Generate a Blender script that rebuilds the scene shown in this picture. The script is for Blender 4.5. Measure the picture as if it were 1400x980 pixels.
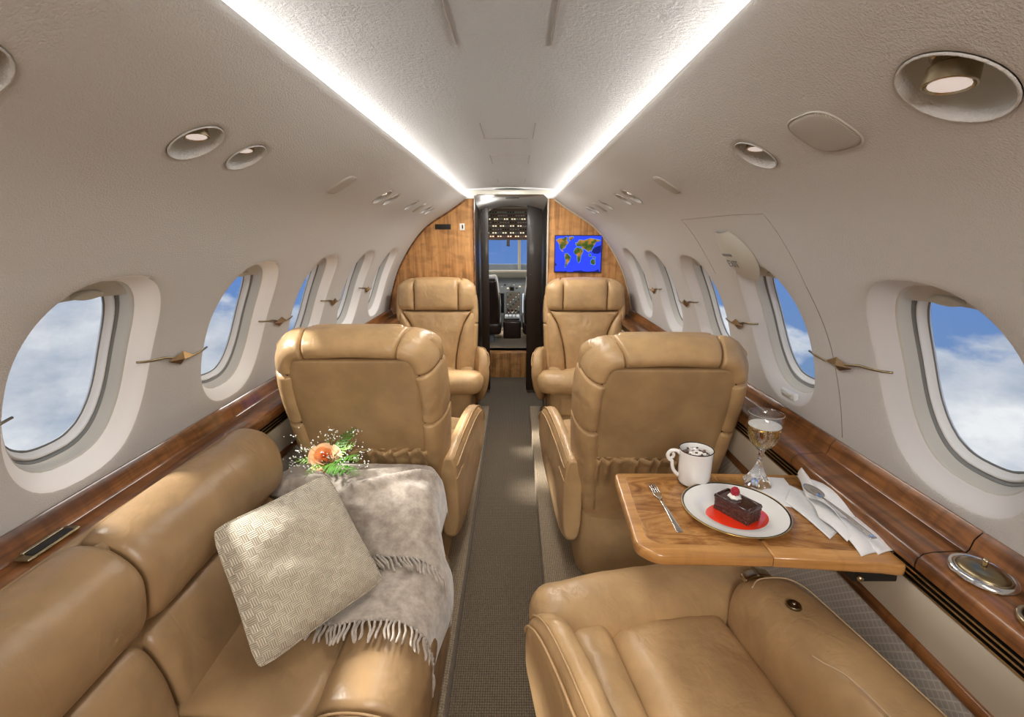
import bpy, bmesh, math, random
from math import sin, cos, pi, radians as R_, sqrt, atan2, tan
from mathutils import Vector, Matrix, noise
D = bpy.data
for o in list(D.objects): D.objects.remove(o)
SC = bpy.context.scene
COL = SC.collection
random.seed(7)

# ------------------------------------------------------------------ camera
cam = D.cameras.new('camera'); cam.lens = 650.0/1400*36; cam.sensor_width = 36; cam.clip_start = .02
cam_o = D.objects.new('camera', cam); COL.objects.link(cam_o)
cam_o.location = (0, 0, 1.37); cam_o.rotation_euler = (R_(90-14.49), 0, R_(-.34))
cam_o.rotation_euler[2] = R_(.34)
SC.camera = cam_o
SC.view_settings.view_transform = 'Standard'; SC.view_settings.look = 'None'
SC.view_settings.gamma = 1; SC.view_settings.use_curve_mapping = False
SC.view_settings.exposure = 0.32

# ------------------------------------------------------------------ world: blue sky over a sea of clouds
W = D.worlds.new('sky'); SC.world = W; W.use_nodes = True
nt = W.node_tree; nt.nodes.clear()
def N(t, kind, **kw):
    n = t.nodes.new(kind)
    for k, v in kw.items():
        if k in ('operation', 'blend_type', 'data_type', 'wave_type', 'bands_direction', 'noise_dimensions', 'feature', 'distance', 'interpolation_type', 'gradient_type', 'rings_direction', 'wave_profile', 'mode'): setattr(n, k, v)
        else: n.inputs[k].default_value = v
    return n
def ramp(t, stops, src=None, interp='LINEAR'):
    n = t.nodes.new('ShaderNodeValToRGB'); n.color_ramp.interpolation = interp
    e = n.color_ramp.elements
    while len(e) < len(stops): e.new(.5)
    for i, (p, c) in enumerate(stops):
        e[i].position = p; e[i].color = (c[0], c[1], c[2], 1) if not isinstance(c, (int, float)) else (c, c, c, 1)
    if src is not None: t.links.new(src, n.inputs[0])
    return n
tc = N(nt, 'ShaderNodeTexCoord')
sep = N(nt, 'ShaderNodeSeparateXYZ'); nt.links.new(tc.outputs['Generated'], sep.inputs[0])
mz = N(nt, 'ShaderNodeMapRange'); mz.inputs['From Min'].default_value = -.5; mz.inputs['From Max'].default_value = .6
nt.links.new(sep.outputs['Z'], mz.inputs['Value'])
sky = ramp(nt, [(0, (.13, .24, .42)), (.25, (.16, .27, .47)), (.38, (.13, .25, .55)), (.47, (.10, .21, .52)), (.62, (.12, .25, .56)), (1, (.10, .22, .5))], mz.outputs[0])
mp = N(nt, 'ShaderNodeMapping'); mp.inputs['Scale'].default_value = (1.0, 1.0, 1.7); mp.inputs['Location'].default_value = (3.1, .4, .35)
nt.links.new(tc.outputs['Generated'], mp.inputs[0])
n1 = N(nt, 'ShaderNodeTexNoise', Scale=3.4, Detail=10.0, Roughness=.52, Distortion=.1); nt.links.new(mp.outputs[0], n1.inputs['Vector'])
# more cloud below the horizon
cov = ramp(nt, [(0, .30), (.12, .24), (.28, .13), (.36, .02), (.43, -.0), (1, 0)], mz.outputs[0])
ad = N(nt, 'ShaderNodeMath', operation='ADD'); nt.links.new(n1.outputs[0], ad.inputs[0]); nt.links.new(cov.outputs[0], ad.inputs[1])
cl = ramp(nt, [(.535, 0), (.59, .8), (.68, 1)], ad.outputs[0])
n2 = N(nt, 'ShaderNodeTexNoise', Scale=6.0, Detail=6.0, Roughness=.6); nt.links.new(mp.outputs[0], n2.inputs['Vector'])
cc = ramp(nt, [(.3, (.34, .40, .50)), (.5, (.60, .63, .68)), (.66, (.84, .85, .86))], n2.outputs[0])
mx = N(nt, 'ShaderNodeMixRGB'); nt.links.new(cl.outputs[0], mx.inputs[0]); nt.links.new(sky.outputs[0], mx.inputs[1]); nt.links.new(cc.outputs[0], mx.inputs[2])
bg = N(nt, 'ShaderNodeBackground', Strength=.85); nt.links.new(mx.outputs[0], bg.inputs[0])
wo = N(nt, 'ShaderNodeOutputWorld'); nt.links.new(bg.outputs[0], wo.inputs[0])

# ------------------------------------------------------------------ sun and added fill lamps
def lamp(name, kind, loc, energy, col=(1, 1, 1), rot=(0, 0, 0), size=None, sy=None, spot=None, radius=None):
    l = D.lights.new(name, kind); l.energy = energy; l.color = col
    if kind == 'AREA':
        l.shape = 'RECTANGLE'; l.size = size; l.size_y = sy
    if kind == 'SUN': l.angle = R_(size)
    if spot: l.spot_size = R_(spot); l.spot_blend = .8
    if radius is not None: l.shadow_soft_size = radius
    o = D.objects.new(name, l); COL.objects.link(o); o.location = loc; o.rotation_euler = rot
    return o
SUNDIR = Vector((.80, -.12, -.75))          # from the left, high
so = lamp('sun', 'SUN', (-5, 1, 5), 7.5, (1, .95, .87), size=7)
so.rotation_euler = SUNDIR.to_track_quat('-Z', 'Y').to_euler()
# unseen fill lights added to brighten the cabin: along the crown and aft
lamp('fill_lamp_aft', 'AREA', (-.03, -.75, 1.60), 17, (1, .95, .89), (R_(28), 0, 0), .5, .5)
for yy, e in ((-.2, 3), (1.1, 3), (2.1, 4.5), (3.0, 9)):
    lamp('fill_lamp_crown', 'AREA', (-.03, yy, 1.675), e, (1, .96, .90), (0, 0, 0), .12, .7)
COVE = 34.0

# ------------------------------------------------------------------ materials
def mat(name, col=(.5, .5, .5), rough=.5, metal=0, spec=.5, coat=0, sheen=0, trans=0, ior=1.45, emis=None, estr=0):
    m = D.materials.new(name); m.use_nodes = True
    b = m.node_tree.nodes['Principled BSDF']; i = b.inputs
    i['Base Color'].default_value = (*col, 1); i['Roughness'].default_value = rough; i['Metallic'].default_value = metal
    i['Specular IOR Level'].default_value = spec; i['Coat Weight'].default_value = coat; i['Coat Roughness'].default_value = .08
    i['Sheen Weight'].default_value = sheen; i['Transmission Weight'].default_value = trans; i['IOR'].default_value = ior
    if emis: i['Emission Color'].default_value = (*emis, 1); i['Emission Strength'].default_value = estr
    return m
def nodes(m): return m.node_tree, m.node_tree.nodes['Principled BSDF']
def coords(t, scale=(1, 1, 1), rot=(0, 0, 0), src='Object'):
    a = N(t, 'ShaderNodeTexCoord'); b = N(t, 'ShaderNodeMapping'); b.inputs['Scale'].default_value = scale; b.inputs['Rotation'].default_value = rot
    t.links.new(a.outputs[src], b.inputs[0]); return b.outputs[0]
def bump(t, b, h, strength, dist=.002, prev=None):
    n = N(t, 'ShaderNodeBump', Strength=strength, Distance=dist); t.links.new(h, n.inputs['Height'])
    if prev: t.links.new(prev.outputs[0], n.inputs['Normal'])
    t.links.new(n.outputs[0], b.inputs['Normal']); return n
def leather(name, c, rough=.4, wr=.35):
    m = mat(name, c, rough, spec=.45); t, b = nodes(m); v = coords(t)
    n = N(t, 'ShaderNodeTexNoise', Scale=9, Detail=4, Roughness=.55); t.links.new(v, n.inputs['Vector'])
    d = tuple(x*.86 for x in c); l = tuple(min(1, x*1.08) for x in c)
    r = ramp(t, [(.35, d), (.65, l)], n.outputs[0]); t.links.new(r.outputs[0], b.inputs['Base Color'])
    v2 = N(t, 'ShaderNodeTexVoronoi', Scale=650); t.links.new(v, v2.inputs['Vector'])
    b1 = bump(t, b, v2.outputs['Distance'], .12, .0006)
    mm = coords(t, (1, 1, .45)); n3 = N(t, 'ShaderNodeTexNoise', Scale=26, Detail=3, Roughness=.5, Distortion=1.2); t.links.new(mm, n3.inputs['Vector'])
    n4 = N(t, 'ShaderNodeTexNoise', Scale=7, Detail=2, Roughness=.5, Distortion=.8); t.links.new(v, n4.inputs['Vector'])
    b2 = bump(t, b, n3.outputs[0], wr, .003, b1); bump(t, b, n4.outputs[0], wr, .014, b2)
    return m
def wood(name, c1, c2, c3, along='Y', scale=1.0, coat=.6, rough=.3, fig=.75):
    m = mat(name, c2, rough, coat=coat); t, b = nodes(m)
    s = {'Y': (14, 1.1, 14), 'Z': (16, 16, 1.0), 'X': (1.1, 14, 14), 'S': (3.2, 8, 4)}[along]
    v = coords(t, tuple(x*scale for x in s))
    n = N(t, 'ShaderNodeTexNoise', Scale=2.0, Detail=6, Roughness=.6, Distortion=2.6 if along == 'S' else .7); t.links.new(v, n.inputs['Vector'])
    r = ramp(t, [(.28, c1), (.46, c2), (.60, c3), (.72, c2)], n.outputs[0])
    # cross-grain figure (ripple)
    s2 = {'Y': (2, 22, 2), 'Z': (5, 5, 9), 'X': (22, 2, 2), 'S': (9, 3, 3)}[along]
    v2 = coords(t, s2); w = N(t, 'ShaderNodeTexNoise', Scale=1.6, Detail=2, Distortion=.6); t.links.new(v2, w.inputs['Vector'])
    rr = ramp(t, [(.35, (.62, .58, .55)), (.55, (1.05, 1.02, 1))], w.outputs[0])
    mu = N(t, 'ShaderNodeMixRGB', blend_type='MULTIPLY'); mu.inputs[0].default_value = fig
    t.links.new(r.outputs[0], mu.inputs[1]); t.links.new(rr.outputs[0], mu.inputs[2]); t.links.new(mu.outputs[0], b.inputs['Base Color'])
    return m
def cloth(name, c1, c2, scale=500, st=.4, rough=.9, sheen=.3, mott=30):
    m = mat(name, c1, rough, spec=.2, sheen=sheen); t, b = nodes(m); v = coords(t)
    n = N(t, 'ShaderNodeTexNoise', Scale=mott, Detail=6, Roughness=.7); t.links.new(v, n.inputs['Vector'])
    r = ramp(t, [(.35, c1), (.65, c2)], n.outputs[0]); t.links.new(r.outputs[0], b.inputs['Base Color'])
    n2 = N(t, 'ShaderNodeTexNoise', Scale=scale, Detail=2); t.links.new(v, n2.inputs['Vector']); bump(t, b, n2.outputs[0], st, .001)
    return m
M = {}
M['surround'] = mat('window_surround', (.84, .825, .80), .7, spec=.2)  # left surround paler than its right twin: the light on it put into colour
M['surround_right'] = mat('window_surround_right', (.62, .605, .595), .7, spec=.2)  # same surround on the less lit side, in a duller colour
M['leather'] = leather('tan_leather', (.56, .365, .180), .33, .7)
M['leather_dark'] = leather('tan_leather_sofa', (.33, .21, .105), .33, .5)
M['leather_back'] = leather('tan_leather_backshell', (.48, .315, .155), .42, .18)
M['wall'] = mat('ultrasuede_wall', (.57, .553, .53), .85, spec=.2)
t, b = nodes(M['wall']); v = coords(t)
n = N(t, 'ShaderNodeTexNoise', Scale=330, Detail=3, Roughness=.6); t.links.new(v, n.inputs['Vector']); bump(t, b, n.outputs[0], .8, .0030)
M['ceil'] = mat('textured_ceiling', (.50, .49, .48), .85, spec=.2)
t, b = nodes(M['ceil']); v = coords(t)
n = N(t, 'ShaderNodeTexNoise', Scale=110, Detail=5, Roughness=.75); t.links.new(v, n.inputs['Vector']); bump(t, b, n.outputs[0], 1.0, .010)
M['plastic'] = mat('cream_plastic', (.50, .485, .425), .45)
M['plastic_white'] = mat('white_plastic', (.74, .75, .74), .4)
M['seal'] = mat('grey_window_seal', (.18, .19, .19), .5)
M['shade'] = mat('pleated_shade', (.50, .48, .43), .4)
M['wood_rail'] = wood('gloss_walnut_rail', (.045, .015, .005), (.13, .047, .013), (.27, .11, .034), 'Y', coat=.5)
M['wood_bulk'] = wood('oak_bulkhead', (.27, .125, .038), (.44, .215, .070), (.60, .32, .12), 'Z', coat=.3, rough=.4)
M['wood_table'] = wood('table_veneer', (.17, .066, .017), (.34, .150, .042), (.50, .255, .085), 'S', coat=.7, rough=.25, fig=.3)
M['wood_edge'] = wood('table_solid_edge', (.34, .16, .045), (.46, .22, .065), (.58, .30, .10), 'X', coat=.6, fig=.2)
M['brass'] = mat('brushed_brass', (.46, .385, .26), .25, 1)
M['brass_dark'] = mat('aged_brass', (.30, .24, .14), .3, 1)
M['steel'] = mat('polished_steel', (.75, .75, .74), .12, 1)
M['dark'] = mat('near_black', (.012, .011, .010), .5)
M['seam'] = mat('seam_shadow_gap', (.05, .035, .02), .8)
M['wallseam'] = mat('panel_gap', (.30, .265, .235), .9)
M['cream_panel'] = mat('cream_side_panel', (.50, .45, .36), .6)
M['gold_thread'] = mat('gold_trim', (.60, .42, .15), .3, 1)
M['white'] = mat('white_china', (.86, .85, .82), .15, coat=.5)
M['choc'] = mat('chocolate', (.055, .018, .010), .35)
M['cockpit_dark'] = mat('dark_brown_cabinet', (.022, .011, .006), .35, coat=.1)
M['panel_grey'] = mat('instrument_grey', (.30, .33, .35), .5)
# carpet
def carpet(name, a, bcol):
    m = mat(name, a, .95, spec=.1, sheen=.2); t, b = nodes(m); v = coords(t, (1, 1, 1))
    w = N(t, 'ShaderNodeTexWave', wave_type='BANDS', bands_direction='Y', Scale=36, Distortion=1.5, Detail=2); t.links.new(v, w.inputs['Vector'])
    w.inputs['Detail Scale'].default_value = 6
    w2 = N(t, 'ShaderNodeTexWave', wave_type='BANDS', bands_direction='X', Scale=42, Distortion=1.5, Detail=2); t.links.new(v, w2.inputs['Vector'])
    n = N(t, 'ShaderNodeTexNoise', Scale=120, Detail=5, Roughness=.7); t.links.new(v, n.inputs['Vector'])
    mu = N(t, 'ShaderNodeMath', operation='MULTIPLY'); t.links.new(w.outputs['Fac'], mu.inputs[0]); t.links.new(w2.outputs['Fac'], mu.inputs[1])
    ad = N(t, 'ShaderNodeMath', operation='ADD'); t.links.new(mu.outputs[0], ad.inputs[0]); t.links.new(n.outputs[0], ad.inputs[1])
    r = ramp(t, [(.35, a), (1.1, bcol)], ad.outputs[0]); t.links.new(r.outputs[0], b.inputs['Base Color'])
    bump(t, b, ad.outputs[0], .9, .004); return m
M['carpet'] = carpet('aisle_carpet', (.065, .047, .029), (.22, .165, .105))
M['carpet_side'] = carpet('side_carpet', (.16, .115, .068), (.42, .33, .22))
# lattice fabric on the lower side wall
m = mat('lattice_fabric', (.42, .39, .33), .6); t, b = nodes(m); M['lattice'] = m
v = coords(t, (1, 1, 1), (R_(45), 0, 0))
w = N(t, 'ShaderNodeTexWave', wave_type='BANDS', bands_direction='Y', Scale=22); w2 = N(t, 'ShaderNodeTexWave', wave_type='BANDS', bands_direction='Z', Scale=22)
t.links.new(v, w.inputs['Vector']); t.links.new(v, w2.inputs['Vector'])
mx_ = N(t, 'ShaderNodeMath', operation='MAXIMUM'); t.links.new(w.outputs['Fac'], mx_.inputs[0]); t.links.new(w2.outputs['Fac'], mx_.inputs[1])
r = ramp(t, [(.86, (.50, .47, .42)), (.97, (.68, .645, .58))], mx_.outputs[0]); t.links.new(r.outputs[0], b.inputs['Base Color'])
# clear pane: tinted see-through plus a weak mirror
def clear(name, tint, gl=.06, rough=.02):
    m = D.materials.new(name); m.use_nodes = True; t = m.node_tree; t.nodes.clear()
    a = N(t, 'ShaderNodeBsdfTransparent'); a.inputs[0].default_value = (*tint, 1)
    g = N(t, 'ShaderNodeBsdfGlossy', Roughness=rough); mxs = N(t, 'ShaderNodeMixShader'); mxs.inputs[0].default_value = gl
    o = N(t, 'ShaderNodeOutputMaterial'); t.links.new(a.outputs[0], mxs.inputs[1]); t.links.new(g.outputs[0], mxs.inputs[2]); t.links.new(mxs.outputs[0], o.inputs[0]); return m
M['pane'] = clear('window_acrylic', (.96, .98, 1), .03)
M['cove'] = mat('cove_light_tube', (1, 1, 1), .5, emis=(1, .98, .95), estr=COVE)
M['lens'] = mat('reading_lamp_lens', (1, 1, 1), .3, emis=(1, .88, .85), estr=.3)

# ------------------------------------------------------------------ object helpers
def link(name, me, m=None, parent=None, smooth=True):
    o = D.objects.new(name, me); COL.objects.link(o)
    if m is not None:
        if isinstance(m, str): m = M[m]
        me.materials.clear(); me.materials.append(m)
    if parent is not None: o.parent = parent
    if smooth:
        for p in me.polygons: p.use_smooth = True
    return o
def mesh(name, verts, faces, m=None, parent=None, smooth=True, fix=True):
    me = D.meshes.new(name); me.from_pydata([tuple(v) for v in verts], [], faces)
    if fix:
        bm = bmesh.new(); bm.from_mesh(me); bmesh.ops.recalc_face_normals(bm, faces=bm.faces); bm.to_mesh(me); bm.free()
    me.update(); return link(name, me, m, parent, smooth)
def sharp(o, ang=40):
    me = o.data; me.set_sharp_from_angle(angle=R_(ang)); return o
def thing(name, label, cat, loc=(0, 0, 0), rz=0, group=None):
    o = D.objects.new(name, None); COL.objects.link(o); o.location = loc; o.rotation_euler = (0, 0, rz); o.empty_display_size = .05
    return tag(o, label, cat, group)
def tag(o, label, cat, group=None):
    o['label'] = label; o['category'] = cat
    if group: o['group'] = group
    return o
def struct(o, label=None):
    o['kind'] = 'structure'
    if label: o['label'] = label
    return o
def loft(name, rings, m=None, parent=None, cap=True, closed=False, smooth=True, ang=None):
    n = len(rings[0]); vs = [v for r in rings for v in r]; fs = []
    k = len(rings); kk = k if closed else k-1
    for i in range(kk):
        a, b_ = i*n, ((i+1) % k)*n
        for j in range(n):
            fs.append((a+j, a+(j+1) % n, b_+(j+1) % n, b_+j))
    if cap and not closed:
        fs.append(tuple(range(n))[::-1]); fs.append(tuple((k-1)*n+j for j in range(n)))
    o = mesh(name, vs, fs, m, parent, smooth)
    if ang: sharp(o, ang)
    return o
def grid(name, P, nu, nv, m=None, parent=None, smooth=True, close_u=False):
    """P(i,j) -> point"""
    vs = [P(i, j) for j in range(nv) for i in range(nu)]; fs = []
    for j in range(nv-1):
        for i in range(nu if close_u else nu-1):
            fs.append((j*nu+i, j*nu+(i+1) % nu, (j+1)*nu+(i+1) % nu, (j+1)*nu+i))
    return mesh(name, vs, fs, m, parent, smooth)
def frames(path):
    T = []
    for i in range(len(path)):
        a = path[max(0, i-1)]; c = path[min(len(path)-1, i+1)]; T.append((c-a).normalized())
    up = Vector((0, 0, 1)) if abs(T[0].z) < .9 else Vector((0, 1, 0))
    n = (up - T[0]*up.dot(T[0])).normalized(); F = []
    for t_ in T:
        n = (n - t_*n.dot(t_)).normalized(); F.append((t_, n, t_.cross(n)))
    return F
def tube(name, pts, r, m=None, parent=None, seg=8, endr=True):
    pts = [Vector(p) for p in pts]; F = frames(pts); rings = []
    rr = r if hasattr(r, '__len__') else [r]*len(pts)
    for p, (t_, n, b_), q in zip(pts, F, rr):
        rings.append([p + n*(q*cos(2*pi*k/seg)) + b_*(q*sin(2*pi*k/seg)) for k in range(seg)])
    return loft(name, rings, m, parent)
def sphere(name, c, r, m=None, parent=None, nu=16, nv=10):
    r = (r, r, r) if not hasattr(r, '__len__') else r
    rings = []
    for j in range(1, nv):
        a = pi*j/nv; rings.append([Vector((c[0]+r[0]*sin(a)*cos(2*pi*k/nu), c[1]+r[1]*sin(a)*sin(2*pi*k/nu), c[2]+r[2]*cos(a))) for k in range(nu)])
    return loft(name, rings, m, parent)
def lathe(name, prof, m=None, parent=None, seg=32, c=(0, 0, 0), flute=None, cap=True):
    rings = []
    for (r, z) in prof:
        ring = []
        for k in range(seg):
            a = 2*pi*k/seg; q = r*(1 + (flute(z, a) if flute else 0)); ring.append(Vector((c[0]+q*cos(a), c[1]+q*sin(a), c[2]+z)))
        rings.append(ring)
    return loft(name, rings, m, parent, cap=cap)
def cr(pts, n=6, closed=False):
    """Catmull-Rom through points"""
    P = [Vector(p) for p in pts]; out = []; L = len(P)
    rng = range(L) if closed else range(L-1)
    for i in rng:
        g = lambda k: P[k % L] if closed else P[max(0, min(L-1, k))]
        p0, p1, p2, p3 = g(i-1), g(i), g(i+1), g(i+2)
        for s in range(n):
            t_ = s/n
            out.append(.5*((2*p1)+(p2-p0)*t_+(2*p0-5*p1+4*p2-p3)*t_*t_+(3*p1-p0-3*p2+p3)*t_**3))
    if not closed: out.append(P[-1])
    return out
def box(name, c, s, m=None, parent=None, bev=.003, seg=2, rot=None, smooth=True):
    bm = bmesh.new(); bmesh.ops.create_cube(bm, size=1)
    for v_ in bm.verts: v_.co = Vector((v_.co.x*s[0], v_.co.y*s[1], v_.co.z*s[2]))
    if bev: bmesh.ops.bevel(bm, geom=bm.edges[:], offset=min(bev, min(s)*.45), segments=seg, affect='EDGES', profile=.7)
    if rot is not None: bmesh.ops.rotate(bm, verts=bm.verts, matrix=rot, cent=(0, 0, 0))
    bmesh.ops.translate(bm, verts=bm.verts, vec=c)
    me = D.meshes.new(name); bm.to_mesh(me); bm.free()
    o = link(name, me, m, parent, smooth)
    if smooth: sharp(o, 35)
    return o
def rblock(name, s, r, warp=None, m=None, parent=None, n=(8, 8, 6), puff=(0, 0, 0), c=(0, 0, 0)):
    """soft rounded block: s half sizes, r corner radius, puff bulge per axis, warp a point map"""
    def lin(k, h):
        e = [-h, -h+r*.30, -h+r*.65, -h+r]; inner = [-h+r+(2*h-2*r)*i/(k) for i in range(1, k)]
        return e+inner+[h-r, h-r*.65, h-r*.30, h]
    X, Y, Z = lin(n[0], s[0]), lin(n[1], s[1]), lin(n[2], s[2])
    idx = {}; vs = []; fs = []
    def V(i, j, k):
        if (i, j, k) in idx: return idx[(i, j, k)]
        p = Vector((X[i], Y[j], Z[k])); q = Vector([max(-(s[a]-r), min(s[a]-r, p[a])) for a in range(3)])
        d = p-q
        if d.length > 1e-9: p = q + d.normalized()*r
        u = [p[a]/s[a] for a in range(3)]
        for a in range(3):
            o1, o2 = [x for x in range(3) if x != a]
            p[a] += puff[a]*(1-u[o1]**2)*(1-u[o2]**2)*(1 if u[a] > 0 else -1)*abs(u[a])
        p += Vector(c)
        if warp: p = Vector(warp(p))
        idx[(i, j, k)] = len(vs); vs.append(p); return len(vs)-1
    a, b_, c_ = len(X)-1, len(Y)-1, len(Z)-1
    for i in range(a):
        for j in range(b_):
            fs.append((V(i, j, 0), V(i, j+1, 0), V(i+1, j+1, 0), V(i+1, j, 0))); fs.append((V(i, j, c_), V(i+1, j, c_), V(i+1, j+1, c_), V(i, j+1, c_)))
    for i in range(a):
        for k in range(c_):
            fs.append((V(i, 0, k), V(i+1, 0, k), V(i+1, 0, k+1), V(i, 0, k+1))); fs.append((V(i, b_, k), V(i, b_, k+1), V(i+1, b_, k+1), V(i+1, b_, k)))
    for j in range(b_):
        for k in range(c_):
            fs.append((V(0, j, k), V(0, j, k+1), V(0, j+1, k+1), V(0, j+1, k))); fs.append((V(a, j, k), V(a, j+1, k), V(a, j+1, k+1), V(a, j, k+1)))
    return mesh(name, vs, fs, m, parent)
def pad(name, L, Rr, fmap, thick=.03, r=.02, crown=.012, m=None, parent=None, nu=14, nv=16, wr=0, seed=0, back=0.0):
    """upholstered pad bounded by a left and a right curve (u,v lists, bottom to top); fmap(u,v,w)->point"""
    def at(curve, t_):
        x = t_*(len(curve)-1); i = min(int(x), len(curve)-2); f = x-i
        return curve[i][0]*(1-f)+curve[i+1][0]*f, curve[i][1]*(1-f)+curve[i+1][1]*f
    def spread(k): # denser at edges
        return [.5-.5*cos(pi*i/k)*(1-.18*(sin(pi*i/k)**2)) for i in range(k+1)]
    S, Tt = spread(nu), spread(nv); vs = []; fs = []
    top = {}; bot = {}
    for j, tv in enumerate(Tt):
        lu, lv = at(L, tv); ru, rv = at(Rr, tv); wdt = max(1e-4, sqrt((ru-lu)**2+(rv-lv)**2)); hgt = abs(at(L, 1)[1]-at(L, 0)[1])
        for i, su in enumerate(S):
            u = lu+(ru-lu)*su; v_ = lv+(rv-lv)*su
            d = min(su*wdt, (1-su)*wdt, tv*hgt, (1-tv)*hgt); dx = min(su*wdt, (1-su)*wdt); dy = min(tv*hgt, (1-tv)*hgt)
            fx = sqrt(max(0, 1-(1-min(1, dx/r))**2)); fy = sqrt(max(0, 1-(1-min(1, dy/r))**2))
            w = thick-r + r*fx*fy + crown*(1-(2*su-1)**2)*(1-(2*tv-1)**2)
            if wr: w += wr*fx*fy*noise.noise(Vector((u*16+seed, v_*5, seed*3.1)))
            top[(i, j)] = len(vs); vs.append(fmap(u, v_, w))
    edge = [(i, 0) for i in range(nu)]+[(nu, j) for j in range(nv)]+[(i, nv) for i in range(nu, 0, -1)]+[(0, j) for j in range(nv, 0, -1)]
    for j in range(nv):
        for i in range(nu): fs.append((top[i, j], top[i+1, j], top[i+1, j+1], top[i, j+1]))
    b0 = len(vs)
    for (i, j) in edge:
        tv = Tt[j]; lu, lv = at(L, tv); ru, rv = at(Rr, tv); su = S[i]; vs.append(fmap(lu+(ru-lu)*su, lv+(rv-lv)*su, back))
    ne = len(edge)
    for k in range(ne):
        fs.append((top[edge[k]], b0+k, b0+(k+1) % ne, top[edge[(k+1) % ne]]))
    fs.append(tuple(b0+k for k in range(ne)))
    return mesh(name, vs, fs, m, parent)
def sweep(name, path, ra, rb, fmap, m=None, parent=None, seg=16, pinch=.80, e=.012, power=2.4):
    """fat roll along a (u,v) path; ra radial (in-plane) and rb depth half sizes; ends pinched at a seam"""
    P = [Vector((p[0], p[1])) for p in path]; 
    cum = [0]
    for a, c in zip(P, P[1:]): cum.append(cum[-1]+(c-a).length)
    Lg = cum[-1]; K = max(8, int(Lg/.018)); rings = []
    ss = sorted(set([0, e*.3, e*.7, e]+[e+(Lg-2*e)*i/K for i in range(1, K)]+[Lg-e, Lg-e*.7, Lg-e*.3, Lg]))
    def at(s):
        i = 0
        while i < len(cum)-2 and cum[i+1] < s: i += 1
        f = (s-cum[i])/max(1e-9, cum[i+1]-cum[i]); return P[i].lerp(P[i+1], min(1, max(0, f)))
    for s in ss:
        p = at(s); tg = (at(min(Lg, s+.01))-at(max(0, s-.01))).normalized(); nn = Vector((-tg.y, tg.x))
        d = min(s, Lg-s); f = pinch+(1-pinch)*sqrt(max(0, 1-(1-min(1, d/e))**2)); ring = []
        q = (ra(s/Lg) if callable(ra) else ra); qb = (rb(s/Lg) if callable(rb) else rb)
        for k in range(seg):
            a = 2*pi*k/seg; ca, sa = cos(a), sin(a)
            x = abs(ca)**(2/power)*(1 if ca >= 0 else -1)*q*f; y = abs(sa)**(2/power)*(1 if sa >= 0 else -1)*qb*f
            ring.append(fmap(p.x+nn.x*x, p.y+nn.y*x, y))
        rings.append(ring)
    return loft(name, rings, m, parent)
def dup(root, loc, rz, label, group=None):
    r = root.copy(); COL.objects.link(r); r.location = loc; r.rotation_euler = (0, 0, rz); r['label'] = label
    if group: r['group'] = group
    for ch in list(root.children):
        c = ch.copy(); COL.objects.link(c); c.parent = r
        for g in ch.children:
            d = g.copy(); COL.objects.link(d); d.parent = c
    return r
def text(name, s, size, M4, m, parent=None, ext=.0006):
    cu = D.curves.new(name, 'FONT'); cu.body = s; cu.size = size; cu.extrude = ext; cu.align_x = 'CENTER'; cu.align_y = 'CENTER'
    tmp = D.objects.new(name, cu); COL.objects.link(tmp); bpy.context.view_layer.update()
    me = D.meshes.new_from_object(tmp.evaluated_get(bpy.context.evaluated_depsgraph_get())); D.objects.remove(tmp)
    me.transform(M4); return link(name, me, m, parent, False)
# ================================================================== SETTING
CX = -.033
PR = [(.31, 1.617), (.417, 1.544), (.587, 1.437), (.70, 1.313), (.80, 1.15), (.86, .986), (.893, .84)]
_pc = cr([(a, b_, 0) for a, b_ in PR], 10)
_cum = [0]
for a, c in zip(_pc, _pc[1:]): _cum.append(_cum[-1]+(c-a).length)
TT = _cum[-1]
def prof(t_):
    t_ = max(0, min(TT, t_)); i = 0
    while i < len(_cum)-2 and _cum[i+1] < t_: i += 1
    f = (t_-_cum[i])/(_cum[i+1]-_cum[i]); p = _pc[i].lerp(_pc[i+1], f); d = (_pc[min(i+2, len(_pc)-1)]-_pc[max(0, i-1)]).normalized()
    return p.x, p.y, -d.y, d.x          # x, z, outward normal (x,z)
def t_of_z(z):
    for i in range(400):
        if prof(TT*i/400)[1] <= z: return TT*i/400
def WP(s, y, t_, off=0):
    """point on the side wall: s=-1 left, +1 right; off = distance outboard"""
    x, z, nx, nz = prof(t_); return Vector((CX+s*(x+nx*off), y, z+nz*off))
Y0, Y1 = -1.35, 3.5
TW = (t_of_z(1.30)+t_of_z(.868))/2+.006; TL = t_of_z(1.512)
def supel(a, e=2.6):
    ca, sa = cos(a), sin(a); return abs(ca)**(2/e)*(1 if ca >= 0 else -1), abs(sa)**(2/e)*(1 if sa >= 0 else -1)
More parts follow.
